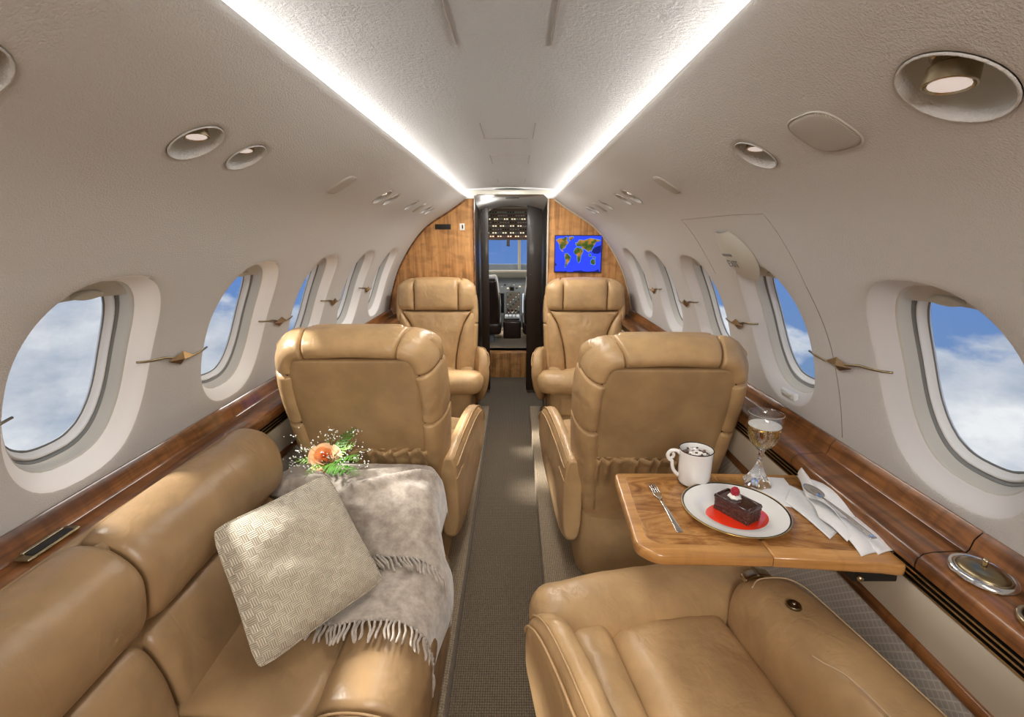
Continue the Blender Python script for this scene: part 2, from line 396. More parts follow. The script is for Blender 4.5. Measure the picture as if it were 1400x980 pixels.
def cell(s, ya, yb, ta, tb, yc, tc_, rings, V, F, e=2.6, K=16, open_=True):
    """rectangular patch with a super-ellipse hole: rings = [(half y, half t, off)...]"""
    rect = []
    for k in range(K): rect.append((ya+(yb-ya)*k/K, ta))
    for k in range(K): rect.append((yb, ta+(tb-ta)*k/K))
    for k in range(K): rect.append((yb-(yb-ya)*k/K, tb))
    for k in range(K): rect.append((ya, tb-(tb-ta)*k/K))
    R = [[WP(s, y, t_) for y, t_ in rect]]
    A = []
    for y, t_ in rect: A.append(atan2((t_-tc_)/rings[0][1], (y-yc)/rings[0][0]))
    def ringpts(h, w, off): return [WP(s, yc+h*supel(a, e)[0], tc_+w*supel(a, e)[1], off) for a in A]
    r0 = rings[0]; mid = [(y+ (yc+r0[0]*supel(a, e)[0]-y)*.6, t_+(tc_+r0[1]*supel(a, e)[1]-t_)*.6) for (y, t_), a in zip(rect, A)]
    R.append([WP(s, y, t_) for y, t_ in mid])
    for h, w, off in rings: R.append(ringpts(h, w, off))
    n = 4*K; b0 = len(V)
    for r_ in R: V.extend(r_)
    for i in range(len(R)-1):
        for j in range(n): F.append((b0+i*n+j, b0+i*n+(j+1) % n, b0+(i+1)*n+(j+1) % n, b0+(i+1)*n+j))
def flat(s, ya, yb, ta, tb, V, F, nt_=8, ny=None):
    if yb-ya < 1e-4: return
    ny = ny or max(1, int((yb-ya)/.1)); b0 = len(V)
    for i in range(ny+1):
        for j in range(nt_+1): V.append(WP(s, ya+(yb-ya)*i/ny, ta+(tb-ta)*j/nt_))
    for i in range(ny):
        for j in range(nt_): F.append((b0+i*(nt_+1)+j, b0+i*(nt_+1)+j+1, b0+(i+1)*(nt_+1)+j+1, b0+(i+1)*(nt_+1)+j))
WIN = {-1: [-.705, -.165, .375, .915, 1.455, 1.99, 2.53, 3.06], 1: [-.78, -.24, .30, .84, 1.42, 1.95, 2.49, 3.03]}
SPOT = {-1: [(-.10, .045), (.47, .046), (.811, .043), (.955, .038), (1.90, .042), (2.03, .038), (2.41, .036), (2.81, .036), (2.93, .034)],
        1: [(.0, .04), (.53, .052), (.935, .040), (1.88, .042), (2.02, .038), (2.385, .038), (2.755, .036), (2.88, .034)]}
SUR = [(.172, .236, 0), (.168, .232, .002), (.161, .226, .008), (.155, .220, .016), (.147, .212, .025), (.140, .205, .031), (.137, .202, .033), (.136, .201, .036)]
for s, side in ((-1, 'left'), (1, 'right')):
    V, F = [], []
    ta, tb = TL-.07, TL+.07
    flat(s, Y0, Y1, 0, ta, V, F, 6, 20)
    y = Y0
    for yc, r_ in SPOT[s]:
        flat(s, y, yc-.062, ta, tb, V, F, 16); y = yc+.062
        h = r_; cell(s, yc-.062, yc+.062, ta, tb, yc, TL, [(h*1.10, h*1.10, 0), (h*1.05, h*1.05, .0015), (h, h, .006), (h*.97, h*.97, .012)], V, F, e=2.0)
    flat(s, y, Y1, ta, tb, V, F, 16)
    tw0, tw1 = TW-.262, TT
    flat(s, Y0, Y1, tb, tw0, V, F, 6, 20)
    y = Y0
    for i, yc in enumerate(WIN[s]):
        a = max(Y0, yc-.262); b_ = yc+.262
        flat(s, y, a, tw0, tw1, V, F, 16, 1); y = b_
        # the surround is cut by the lower rail: keep its bottom just inside
        cell(s, a, b_, tw0, tw1, yc, TW, SUR, V, F)
    flat(s, y, Y1, tw0, tw1, V, F, 16, 1)
    bm_me = D.meshes.new('wall_'+side); bm_me.from_pydata([tuple(v) for v in V], [], F)
    bm = bmesh.new(); bm.from_mesh(bm_me); bmesh.ops.remove_doubles(bm, verts=bm.verts, dist=.0008); bmesh.ops.recalc_face_normals(bm, faces=bm.faces); bm.to_mesh(bm_me); bm.free()
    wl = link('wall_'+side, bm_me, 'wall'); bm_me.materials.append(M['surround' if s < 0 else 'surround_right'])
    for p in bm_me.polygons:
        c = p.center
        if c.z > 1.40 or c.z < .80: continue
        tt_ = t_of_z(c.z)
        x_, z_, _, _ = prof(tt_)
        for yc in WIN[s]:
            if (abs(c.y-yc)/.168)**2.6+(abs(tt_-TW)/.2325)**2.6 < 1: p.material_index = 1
    struct(wl, 'cream suede curved cabin side wall with oval windows, %s side' % side)
    # upper lip of the wall (the edge of the light cove)
    lip = [(.31, 1.617), (.303, 1.622), (.302, 1.630), (.308, 1.634), (.36, 1.628), (.43, 1.620), (.455, 1.64), (.455, 1.665)]
    grid('cove_lip', lambda i, j: Vector((CX+s*lip[i][0], Y0+(Y1-Y0)*j, lip[i][1])), len(lip), 2, 'wall', wl)
    # windows
    for i, yc in enumerate(WIN[s]):
        K = 72
        def ring(h, w, off, dt=0, e=2.6): return [WP(s, yc+h*supel(2*pi*k/K, e)[0], TW+dt+w*supel(2*pi*k/K, e)[1], off) for k in range(K)]
        root = loft('window_%d' % (i+1+(8 if s > 0 else 0)), [ring(.1365, .2015, .035), ring(.134, .199, .0355), ring(.132, .197, .040), ring(.129, .192, .058), ring(.126, .187, .066)], 'plastic', None, cap=False)
        struct(root, 'oval cabin window, number %d from the front on the %s wall' % (8-i, side))
        # inner frame with steps
        loft('window_frame', [ring(.1245, .185, .068), ring(.121, .181, .063), ring(.118, .177, .066), ring(.1165, .175, .074), ring(.1145, .172, .0745), ring(.1125, .170, .084)], 'plastic_white', root, cap=False)
        loft('window_seal', [ring(.1285, .190, .060), ring(.1265, .1875, .0605), ring(.1245, .185, .068)], 'seal', root, cap=False)
        pr = ring(.114, .1715, .080); c0 = WP(s, yc, TW, .080)
        mesh('window_pane', pr+[c0], [(k, (k+1) % K, K) for k in range(K)], 'pane', root)
        # stowed shade at the top with a lens shaped pull
        def SH(ii, jj):
            u = -1+2*ii/24; top = -.196*(max(0, 1-abs(u)**2.6))**(1/2.6) ; low = -.142-.008*(1-u*u)
            top = min(top, low); tt = top+(low-top)*jj/6
            return WP(s, yc+.131*u*.995, TW+tt*1.0, .044+.010*(jj/6))
        grid('window_shade', SH, 25, 7, 'shade', root)
        rblock('shade_handle', (.034, .010, .005), .0045, lambda p, s=s, yc=yc: WP(s, yc+p.x, TW-.163+p.y*(1-.8*(p.x/.036)**2), .047-p.z), 'plastic', root, n=(8, 3, 2))
        # outer skin tunnel so nothing behind the wall is seen
        loft('pane_gasket', [ring(.1145, .172, .0785), ring(.1120, .1690, .0775), ring(.1105, .167, .0795)], 'seal', root, cap=False)
# ceiling
cp = []
for i in range(25):
    u = -1+2*i/24; cp.append((CX+u*.455, 1.664+.028*(1-abs(u)**2.2)))
o = grid('ceiling', lambda i, j: Vector((cp[i][0], Y0+(Y1+.02-Y0)*j/10, cp[i][1])), 25, 11, 'ceil'); struct(o, 'textured cream ceiling panel between the two light coves')
def cz(x): 
    u = (x-CX)/.455; return 1.664+.028*(1-abs(u)**2.2)
for (x, ya, yb) in [(-.104, -.3, .935), (.062, -.3, .935), (-.104, 1.53, 1.76), (.060, 1.53, 1.76), (-.104, 2.108, 2.343), (.060, 2.108, 2.343), (-.104, 2.95, 3.15), (.060, 2.95, 3.15)]:
    box('panel_seam', (x, (ya+yb)/2, cz(x)-.0006), (.0028, yb-ya, .0016), 'wallseam', o, 0)
for (ya) in (1.76, 2.108):
    box('panel_seam', (CX, ya, 1.6915), (.155, .0012, .0012), 'wallseam', o, 0)
for s, side in ((-1, 'left'), (1, 'right')):
    q = thing('cove_light', 'long white cove light strip along the %s edge of the ceiling' % side, 'light', (0, 0, 0), 0)
    box('light_tube', (CX+s*.415, (Y0+Y1)/2, 1.636), (.022, Y1-Y0-.04, .014), 'cove', q, .003)
    box('light_tray', (CX+s*.434, (Y0+Y1)/2, 1.634), (.008, Y1-Y0-.02, .022), 'plastic_white', q, .002)
# floor, platforms
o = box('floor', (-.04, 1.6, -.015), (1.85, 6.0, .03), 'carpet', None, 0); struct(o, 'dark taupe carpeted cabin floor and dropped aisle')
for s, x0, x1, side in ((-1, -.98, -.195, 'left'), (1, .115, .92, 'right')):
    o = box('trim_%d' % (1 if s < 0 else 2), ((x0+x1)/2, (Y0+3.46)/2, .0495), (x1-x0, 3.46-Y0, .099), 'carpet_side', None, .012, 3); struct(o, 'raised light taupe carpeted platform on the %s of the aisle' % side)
    o = box('seat_track_cover', ((x0*.22+x1*.78) if s < 0 else (x1*.22+x0*.78), 2.0, .1005), (.03, 1.5, .003), 'carpet_side', o, .001)
# drink rail (side ledge) and lower wall
RAIL = [(.892, .846), (.884, .848), (.872, .832), (.868, .812), (.863, .806), (.856, .8095), (.80, .806), (.786, .802), (.777, .793), (.775, .782), (.777, .772), (.79, .768)]
def strip(name, pr_, s, ya, yb, m, parent, ny=2, seed=0):
    return grid(name, lambda i, j: Vector((CX+s*pr_[i][0], ya+(yb-ya)*j/(ny-1), pr_[i][1])), len(pr_), ny, m, parent)
for s, side, cuts in ((-1, 'left', [Y0, .2, 1.72, 2.55, Y1]), (1, 'right', [Y0, .762, 1.17, 1.78, 2.55, Y1])):
    root = D.objects.new('trim_%d' % (3 if s < 0 else 4), None); COL.objects.link(root); struct(root, 'glossy walnut drink rail along the %s wall' % side)
    for a, b_ in zip(cuts, cuts[1:]):
        o = strip('rail_panel', RAIL, s, a+.0012, b_-.0012, 'wood_rail', root); sharp(o, 50)
    strip('rail_core', [(x+.004, z-.004) for x, z in RAIL], s, Y0, Y1, 'dark', root)
    # groove line
    lw = D.objects.new('trim_%d' % (5 if s < 0 else 6), None); COL.objects.link(lw); struct(lw, 'lower %s side lining below the walnut rail' % side)
    for k in range(3):
        z = .762-k*.0105; box('vent_slat', (CX+s*(.783), (Y0+Y1)/2, z), (.010, Y1-Y0-.01, .0045), 'brass', lw, .0018)
    box('vent_back', (CX+s*.793, (Y0+Y1)/2, .75), (.006, Y1-Y0, .04), 'dark', lw, 0)
    strip('side_panel', [(.784, .736), (.782, .730), (.786, .68), (.792, .632)], s, Y0, Y1, 'cream_panel', lw)
    o = strip('wood_strip', [(.800, .634), (.788, .633), (.785, .628), (.785, .612), (.788, .607), (.80, .606)], s, Y0, Y1, 'wood_rail', lw)
    strip('lower_panel', [(.795, .610), (.80, .45), (.80, .09)], s, Y0, Y1, 'lattice', lw)
# panel seams of the emergency exit on the right wall
wr_ = D.objects['wall_right']; wl_ = D.objects['wall_left']
def seamline(pts, parent, name='panel_seam', r=.0011, m='wallseam', s=1, off=-.0003):
    Q = cr([(y, t_of_z(z) or 0, 0) for y, z in pts], 8); tube(name, [WP(s, q.x, q.y, off) for q in Q], r, m, parent, 6)
seamline([(1.155, .86), (1.157, 1.0), (1.160, 1.12), (1.170, 1.25)], wr_)
seamline([(1.153, 1.42), (1.30, 1.423), (1.5, 1.423), (1.70, 1.424)], wr_, r=.0009)
seamline([(1.70, 1.424), (1.712, 1.36), (1.722, 1.30), (1.724, 1.24)], wr_, r=.0008)
seamline([(1.153, 1.42), (1.162, 1.34), (1.170, 1.25)], wr_, r=.0006)
# exit handle cover above the second right window
ec = thing('exit_handle_cover', 'cream lens shaped EXIT handle cover above the second right window', 'exit cover')
ty0 = t_of_z(1.385); ty1 = t_of_z(1.243)
def EC(i, j):
    u = -1+2*i/20; v_ = j/14; w = .104*(sin(pi*min(1, .10+.80*v_))**.7) ; bulge = .020*(1-u*u)*sin(pi*(.12+.88*v_))**.8
    return WP(1, 1.455+u*w, ty0+(ty1-ty0)*v_, -bulge-.0015)
grid('cover_shell', EC, 21, 15, 'plastic', ec)
for k, v_ in enumerate((.40,)):
    rblock('finger_slot', (.030, .0045, .001), .0008, lambda p: WP(1, 1.47+p.x, ty0+(ty1-ty0)*.42+p.y, -.0222-p.z), 'seal', ec, n=(6, 2, 2))
def text_wall(name, s_, size, y, z, off, parent, m, side=1):
    t0 = t_of_z(z); p = WP(side, y, t0, off); dt = (WP(side, y, t0-.01, off)-WP(side, y, t0+.01, off)).normalized()
    right = Vector((0, -1, 0)) if side > 0 else Vector((0, 1, 0)); nn = right.cross(dt)
    M4 = Matrix(((right.x, dt.x, nn.x, p.x), (right.y, dt.y, nn.y, p.y), (right.z, dt.z, nn.z, p.z), (0, 0, 0, 1)))
    return text(name, s_, size, M4, m, parent)
text_wall('exit_lettering', 'EXIT', .034, 1.462, 1.300, -.0228, ec, 'seal')
rt = thing('release_tab', 'small white release tab below the second right window', 'tab')
rblock('tab_body', (.040, .013, .008), .007, lambda p: WP(1, 1.425+p.x, TW+.212+p.y, .014-p.z), 'plastic_white', rt, n=(8, 4, 2))
rblock('tab_grip', (.022, .006, .003), .0025, lambda p: WP(1, 1.425+p.x, TW+.214+p.y, .004-p.z), 'plastic', rt, n=(6, 3, 2))
# brass latches between windows
def latch(s, ya, yb, grp):
    L = yb-ya
    def P(u, dz, off=-.004): return WP(s, ya+u*L, t_of_z(1.078)-dz, off)
    side = 'left' if s < 0 else 'right'
    return P
LAT = []
for s in (-1, 1):
    for i in range(1, len(WIN[s])-1):
        LAT.append((s, WIN[s][i], WIN[s][i+1]))
for s, wa, wb in LAT:
    ya, yb = wa+.140, wb-.137; L = yb-ya; side = 'left' if s < 0 else 'right'
    ordn = {-1: WIN[-1], 1: WIN[1]}[s]; k = len(ordn)-ordn.index(wa)-1
    names = ['frontmost', 'second', 'third', 'fourth', 'fifth', 'sixth', 'seventh']
    q = thing('brass_wall_latch', 'brass diamond latch and rod on the %s wall, %s gap between windows from the front' % (side, names[k-1]), 'latch', (0, 0, 0), 0, 'brass latches between the windows')
    t0 = t_of_z(1.083); pts = []
    for u, dt, off in [(0, 0, .012), (.06, 0, .004), (.13, 0, -.001), (.26, .001, -.004), (.40, .011, -.005), (.55, .020, -.006), (.66, .023, -.005), (.85, .022, -.001), (.97, .022, .006)]:
        pts.append(WP(s, ya+u*L, t0+dt, off))
    tube('rod', pts, .0028, 'brass_dark', q, 6)
    uc = .55; yc = ya+uc*L; tcn = t0+.020
    V = [WP(s, yc-.062, tcn-.004, -.006), WP(s, yc-.010, tcn-.021, -.005), WP(s, yc+.040, tcn+.003, -.006), WP(s, yc-.010, tcn+.017, -.005), WP(s, yc-.012, tcn-.002, -.014), WP(s, yc-.012, tcn, -.001)]
    mesh('diamond_plate', V, [(0, 1, 4), (1, 2, 4), (2, 3, 4), (3, 0, 4), (1, 0, 5), (2, 1, 5), (3, 2, 5), (0, 3, 5)], 'brass', q, False)
# reading lights
for s in (-1, 1):
    for k, (yc, r_) in enumerate(SPOT[s]):
        side = 'left' if s < 0 else 'right'
        nth = ['frontmost', 'second', 'third', 'fourth', 'fifth', 'sixth', 'seventh', 'eighth', 'ninth'][len(SPOT[s])-1-k]
        lab = 'recessed round reading light with brass nozzle high on the %s wall, %s from the front' % (side, nth)
        q = thing('reading_light', lab, 'light', (0, 0, 0), 0, 'recessed reading lights')
        K = 32
        def ring(f, off, dt=0): return [WP(s, yc+r_*f*cos(2*pi*a/K), TL+dt+r_*f*sin(2*pi*a/K), off) for a in range(K)]
        loft('dish', [ring(1.0, .0108), ring(.95, .020), ring(.82, .032), ring(.6, .040), ring(.3, .044), ring(.02, .045)], 'plastic', q, cap=False)
        loft('dish_rim', [ring(1.045, .0005), ring(1.035, -.0018), ring(.995, -.0012), ring(.985, .010)], 'wall', q, cap=False)
        # brass nozzle hanging from the upper part of the dish, pointing down
        base = WP(s, yc, TL-r_*.50, .040); x_, z_, nx, nz = prof(TL)
        ax = Vector((-s*nx*.35, -.12, -nz*.2-1.0)).normalized(); F_ = frames([base, base+ax]) [0]
        rings = []
        for (rr, dd) in [(.30, -.012), (.30, .006), (.42, .009), (.42, .016), (.36, .018), (.36, .024), (.42, .026), (.43, .040), (.40, .0405), (.36, .037)]:
            rings.append([base+ax*(dd*r_/.045)+F_[1]*(rr*r_*cos(2*pi*a/20))+F_[2]*(rr*r_*sin(2*pi*a/20)) for a in range(20)])
        o = loft('brass_nozzle', rings, 'brass', q); sharp(o, 30)
        c0 = base+ax*(.0395*r_/.045); rr = .34*r_
        mesh('lamp_lens', [c0+ax*.001]+[c0+F_[1]*(rr*cos(2*pi*a/16))+F_[2]*(rr*sin(2*pi*a/16)) for a in range(16)], [(0, 1+a, 1+(a+1) % 16) for a in range(16)], 'lens', q)
# oval grilles
m = mat('fine_grille', (.46, .43, .38), .6); t, b = nodes(m); v = coords(t); ww = N(t, 'ShaderNodeTexWave', wave_type='BANDS', bands_direction='Y', Scale=110); t.links.new(v, ww.inputs['Vector']); bump(t, b, ww.outputs['Fac'], .6, .002); M['grille'] = m
for s, yc, hy, ht, lab in ((1, .737, .050, .042, 'large oval speaker grille on the right wall between the two nearest reading lights'), (1, 1.46, .036, .042, 'smaller oval speaker grille farther forward on the right upper wall'), (-1, 1.461, .040, .044, 'oval speaker grille on the left upper wall'), (-1, 2.62, .036, .04, 'far small oval grille among the front lights on the left wall'), (1, 2.57, .036, .04, 'far small oval grille among the front lights on the right wall')):
    q = thing('speaker_grille', lab, 'speaker')
    def P(f, a, off): return WP(s, yc+hy*f*supel(a, 3.2)[0], TL+ht*f*supel(a, 3.2)[1]*(1), off)
    loft('grille', [[P(f, 2*pi*k/40, off) for k in range(40)] for f, off in ((.02, -.0035), (.5, -.0034), (.85, -.003), (.95, -.0025), (1, .001))], 'grille', q, cap=False)
    loft('rim', [[P(f, 2*pi*k/40, off) for k in range(40)] for f, off in ((1.0, .0), (1.01, -.0018), (1.045, -.0018), (1.06, .001))], 'shade', q, cap=False)

# ------------------------------------------------------------------ front bulkheads
def arch(n=30):
    out = []
    for i in range(n+1): 
        x, z, _, _ = prof(TT*i/n); out.append((x, z))
    return out
DX0, DX1 = -.285, .228      # opening between the bulkheads
for s, side in ((-1, 'left'), (1, 'right')):
    xi = DX0 if s < 0 else DX1
    poly = [(xi, 0.0), (xi, 1.627)]+[(CX+s*x, z+.004) for x, z in arch() if (CX+s*x)*s > xi*s+.012]+[(CX+s*.90, .6), (CX+s*.9, 0)]
    n = len(poly); V = [(x, 3.475, z) for x, z in poly]+[(x, 3.52, z) for x, z in poly]
    F = [tuple(range(n))[::-1], tuple(range(n, 2*n))]+[(k, (k+1) % n, n+(k+1) % n, n+k) for k in range(n)]
    o = mesh('wall_front_'+side, V, F, 'wood_bulk', None, False); struct(o, 'oak veneered front bulkhead, %s of the doorway' % side)
    # arched trim against the wall lining
    tube('arch_trim', [Vector((CX+s*(x-.004), 3.470, z-.003)) for x, z in arch()], .006, 'cream_panel' if s > 0 else 'wood_rail', o, 6)
    box('edge_trim', (xi+s*.004, 3.472, .86), (.010, .012, 1.52), 'cream_panel' if s > 0 else 'wood_rail', o, .002)
# header: curved white valance above the doorway
def HD(i, j):
    u = -1+2*i/24; x = (DX0+DX1)/2+u*.262
    arcz = 1.688-.055*u*u; a = j/8
    return Vector((x, 3.47+.75*a, arcz-.075*sin(a*pi/2)*(1-.1*u*u)))
o = grid('trim_7', HD, 25, 9, 'plastic_white'); struct(o, 'arched white ceiling panel above the doorway')
box('header_slot', (-.02, 3.75, 1.642), (.10, .02, .006), 'seal', o, .002)
hx_ = [CX-.46, CX-.31, DX0-.002]+[DX0+(DX1-DX0)*k/16 for k in range(17)]+[DX1+.002, CX+.31, CX+.46]
def hz_(x):
    u = (x-(DX0+DX1)/2)/.262; return 1.688-.055*u*u if DX0 <= x <= DX1 else 1.618
V = [(x, y, z) for y in (3.462, 3.49) for x in hx_ for z in (hz_(x), 1.72)]; n = len(hx_)*2; F = []
for i in range(0, n-2, 2): F += [(i, i+1, i+3, i+2), (n+i, n+i+2, n+i+3, n+i+1), (i, i+2, n+i+2, n+i), (i+1, n+i+1, n+i+3, i+3)]
mesh('header_plate', V, F, 'plastic_white', o, False)
# vestibule side walls, ceiling, dark cabinets
for s, x, side in ((-1, DX0-.01, 'left'), (1, DX1+.01, 'right')):
    o = box('wall_vestibule_'+side, (x+s*.025, 4.06, .85), (.05, 1.07, 1.70), 'cockpit_dark', None, .003); struct(o, 'dark brown cabinet side lining the %s of the entry vestibule' % side)
    for k in range(5): sphere('screw', (x-s*.0, 3.60, .35+k*.26), .004, 'brass', o, 8, 6)
o = box('trim_8', (CX, 4.0, 1.66), (.56, 1.1, .03), 'plastic', None, .003); struct(o, 'vestibule ceiling panel')
# cockpit partition with door opening
JX0, JX1 = -.285, .165
for nm, c, sz in (('wall_partition_left', (JX0-.075, 4.56, .85), (.15, .06, 1.7)), ('wall_partition_right', (JX1+.07, 4.56, .85), (.14, .06, 1.7)), ('wall_partition_top', (CX-.02, 4.56, 1.66), (.7, .06, .09))):
    o = box(nm, c, sz, 'cockpit_dark' if 'top' not in nm else 'plastic', None, .003); struct(o, 'dark cockpit partition')
for nm, x0, x1 in (('door_1', .100, .222), ('door_2', -.282, -.218)):
    o = box(nm, ((x0+x1)/2, 4.05, .84), (x1-x0, .035, 1.60), 'cockpit_dark', None, .004); struct(o, 'folded dark brown cockpit door leaf')
    for k in range(6): sphere('hinge_screw', (x0+.03, 4.03, .45+k*.2), .0035, 'brass', o, 8, 6)
o = box('trim_9', (JX0/2+JX1/2, 4.66, .125), (JX1-JX0+.2, .22, .25), 'wood_bulk', None, .006); struct(o, 'wooden step up into the cockpit')
o = box('trim_10', (CX, 5.35, .235), (1.5, 1.4, .03), 'carpet_side', None, .003); struct(o, 'light carpet of the cockpit floor')
# cockpit shell
m = mat('cockpit_lining', (.50, .44, .34), .8); M['lining'] = m
cs = []
for i in range(25):
    a = pi*(i/24); cs.append((CX+.80*cos(a), .75+ .93*sin(a)**.8))
V, F = [], []
grid_pts = [(y, f) for y, f in ((4.6, 1.0), (5.2, .97), (5.55, .93))]
o = grid('wall_cockpit', lambda i, j: Vector((CX+(cs[i][0]-CX)*grid_pts[j][1], grid_pts[j][0], cs[i][1]*(1 if j == 0 else .995))), 25, 3, 'lining'); struct(o, 'beige cockpit lining')
for s in (-1, 1): o = box('wall_cockpit_side', (CX+s*.80, 5.2, .45), (.03, 1.3, .8), 'lining', None, 0); struct(o, 'cockpit side wall')
# windscreen frame
o = box('wall_cockpit_front', (CX, 5.98, .58), (1.7, .04, .9), 'panel_grey', None, 0); struct(o, 'cockpit front wall below the windscreen')
wsf = box('window_17', (.055, 5.9, 1.27), (.035, .05, .62), 'cream_panel', None, .006, rot=None); struct(wsf, 'windscreen centre post')
o = mesh('window_pane', [(-.9, 5.92, 1.0), (.85, 5.92, 1.0), (.85, 5.85, 1.75), (-.9, 5.85, 1.75)], [(0, 1, 2, 3)], 'pane', wsf, False)
# back of the cabin (behind the camera)
o = box('wall_back', (CX, Y0-.02, .85), (1.9, .04, 1.8), 'wood_bulk', None, 0); struct(o, 'aft bulkhead')
# ================================================================== CHAIRS
def chair(name, label, loc, rz, s, rec=.31, yb=-.265, yf=.23, dz=0, arms=True, wide_arm=False, mt='leather', mback='leather_back', rear=True, group='tan leather club chairs'):
    """local: faces +y, s = side of the aisle arm (+1 / -1), z 0 = top of the platform"""
    q = thing(name, label, 'chair', loc, rz, group)
    ar = Vector((0, -sin(rec), cos(rec))); nr = Vector((0, cos(rec), sin(rec))); B = Vector((0, yb, .22+dz))
    fm = lambda u, v, w: Vector((u, 0, 0))+B+ar*v+nr*w
    fr = lambda u, v, w: fm(u, v, -w)
    fk = lambda u, v, w: fm(u+(1 if u > 0 else -1)*.22*(w-.02)*min(1, abs(u)/.2), v, w)
    # back shell bolster, sewn from sections
    for sg in (-1, 1):
        sweep('side_bolster_lower', [(sg*.224, .06), (sg*.232, .2), (sg*.243, .33), (sg*.248, .448)], .037, .086, fk, mt, q, pinch=.76)
        sweep('side_bolster_upper', [(sg*.248, .450), (sg*.250, .53), (sg*.247, .60), (sg*.240, .645)], .037, .084, fk, mt, q, pinch=.76)
        sweep('corner_bolster', cr([(sg*.2395, .647, 0), (sg*.230, .690, 0), (sg*.205, .717, 0), (sg*.165, .726, 0)], 5), .037, .080, fk, mt, q, pinch=.80)
    sweep('top_bolster', [(-.163, .7265), (-.08, .731), (0, .733), (.08, .731), (.163, .7265)], .037, .078, fk, mt, q, pinch=.76)
    rblock('back_core', (.205, .33, .045), .03, lambda p: fm(p.x, .37+p.y, p.z), mback, q, n=(6, 8, 3))
    if rear:
        pad('rear_panel', [(-.205, .24), (-.212, .40), (-.217, .55), (-.212, .66), (-.19, .700)], [(.205, .24), (.212, .40), (.217, .55), (.212, .66), (.19, .700)], lambda u, v, w: fr(u, v, .040+w), .032, .008, .005, mback, q, 14, 18)
        gp = [(sg_*a_, b_) for sg_, L__ in ((-1, [(.205, .33), (.212, .42), (.217, .55), (.212, .66), (.195, .696)]), (1, [(.195, .696), (.212, .66), (.217, .55), (.212, .42), (.205, .33)])) for a_, b_ in L__]
        tube('panel_seam', [fr(a_, b_, .0665) for a_, b_ in gp], .0026, 'seam', q, 6)
        # gathered pocket
        nu, nv = 110, 18
        def P(i, j):
            u = -.228+.456*i/nu; h = j/nv; v = -.02+.352*h
            ph = u*120+2.2*noise.noise(Vector((u*20, 0, s*2.7)))*3; ru = .5+.5*sin(ph)
            env = max(0, (h-.55)/.45)**1.5; pin = math.exp(-((h-.90)/.035)**2)
            side = min(1, (1-abs(u)/.228)/.10)
            w = .062+.016*side*(1-.35*h)+side*(.006*env+ru*.026*env - .010*pin + .004*noise.noise(Vector((u*9, v*7, 3))))
            if j == nv: w -= .004; v += .004*ru*side
            return fr(u, v, w)
        V = [P(i, j) for j in range(nv+1) for i in range(nu+1)]; b0 = len(V)
        V += [P(i, nv)+nr*.008 for i in range(nu+1)]+[fr(-.228+.456*i/nu, .22, .05) for i in range(nu+1)]
        F = [(j*(nu+1)+i, j*(nu+1)+i+1, (j+1)*(nu+1)+i+1, (j+1)*(nu+1)+i) for j in range(nv+2) for i in range(nu)]
        pk = mesh('seat_pocket', V, F, mt, q)
        tube('piping', [fr(-.226+.452*i/60, (.329)+.004*(.5+.5*sin((-.226+.452*i/60)*150)), .070+.005*sin((-.226+.452*i/60)*150)) for i in range(61)], .0028, mt, pk, 6)
        pad('lower_skirt', [(-.225, -.155), (-.235, -.02)], [(.225, -.155), (.235, -.02)], lambda u, v, w: fr(u, v, .035+w), .045, .018, .006, mt, q, 12, 8, wr=.008)
    # front upholstery
    hw = .262
    pad('headrest', [(-.150, .545), (-.150, .790)], [(.150, .545), (.150, .790)], lambda u, v, w: fm(u, v-.35*max(0, v-.70)**1.0, .045+w-max(0, v-.71)*.35), .062, .020, .006, mt, q, 12, 10)
    for sg in (-1, 1):
        L_ = [(sg*.153, .545), (sg*.153, .65), (sg*.153, .785)]; R2 = [(sg*.274, .545), (sg*.276, .66), (sg*.270, .71), (sg*.247, .748)]
        if sg < 0: L_, R2 = R2, L_
        pad('headrest_wing', L_, R2, lambda u, v, w: fm(u, v-.35*max(0, v-.70), .042+w-max(0, v-.70)*.4-max(0, abs(u)-.2)*.25), .062, .020, .005, mt, q, 8, 10)
    cl_ = [(-.118, .02), (-.120, .12), (-.128, .22), (-.150, .34), (-.185, .45), (-.238, .535)]
    pad('back_cushion', cl_, [(-a, b_) for a, b_ in cl_], lambda u, v, w: fm(u, v, .045+w), .050, .020, .016, mt, q, 16, 20, wr=.006, seed=s+loc[0])
    for sg in (-1, 1):
        inn = [(sg*abs(a)+sg*.004, b_) for a, b_ in cl_]; out = [(sg*.232, .02), (sg*.245, .12), (sg*.262, .22), (sg*.275, .34), (sg*.280, .44), (sg*.272, .537)]
        L_, R2 = (inn, out) if sg > 0 else (out, inn)
        pad('back_wing', L_, R2, lambda u, v, w: fm(u, v, .040+w-max(0, abs(u)-.2)*.3), .062, .030, .012, mt, q, 10, 18, wr=.005, seed=sg+2)
    # seat
    ys = (yf-.085+yb+.10)/2; hy = (yf-.085-yb-.10)/2+.035
    pad('seat_cushion', [(-.150, ys-hy), (-.150, ys+hy)], [(.150, ys-hy), (.150, ys+hy)], lambda u, v, w: Vector((u, v, .27+w+.006*sin((v-ys)*10)-(.012 if wide_arm else 0))), .082, .03, .022, mt, q, 16, 14, wr=.010, seed=5)
    for sg in (-1, 1):
        a_, b_ = (.153, .262) if sg > 0 else (-.262, -.153)
        pad('seat_wing', [(a_, ys-hy), (a_, ys+hy)], [(b_, ys-hy), (b_, ys+hy)], lambda u, v, w: Vector((u, v, .27+w)), .092, .034, .010, mt, q, 10, 12, wr=.004)
    x0, x1 = (-.265, .335) if s > 0 else (-.335, .265)
    if wide_arm: x0, x1 = (-.335, .335)
    c_ = (x0+x1)/2; hx = (x1-x0)/2
    hz_ = .020 if wide_arm else 0
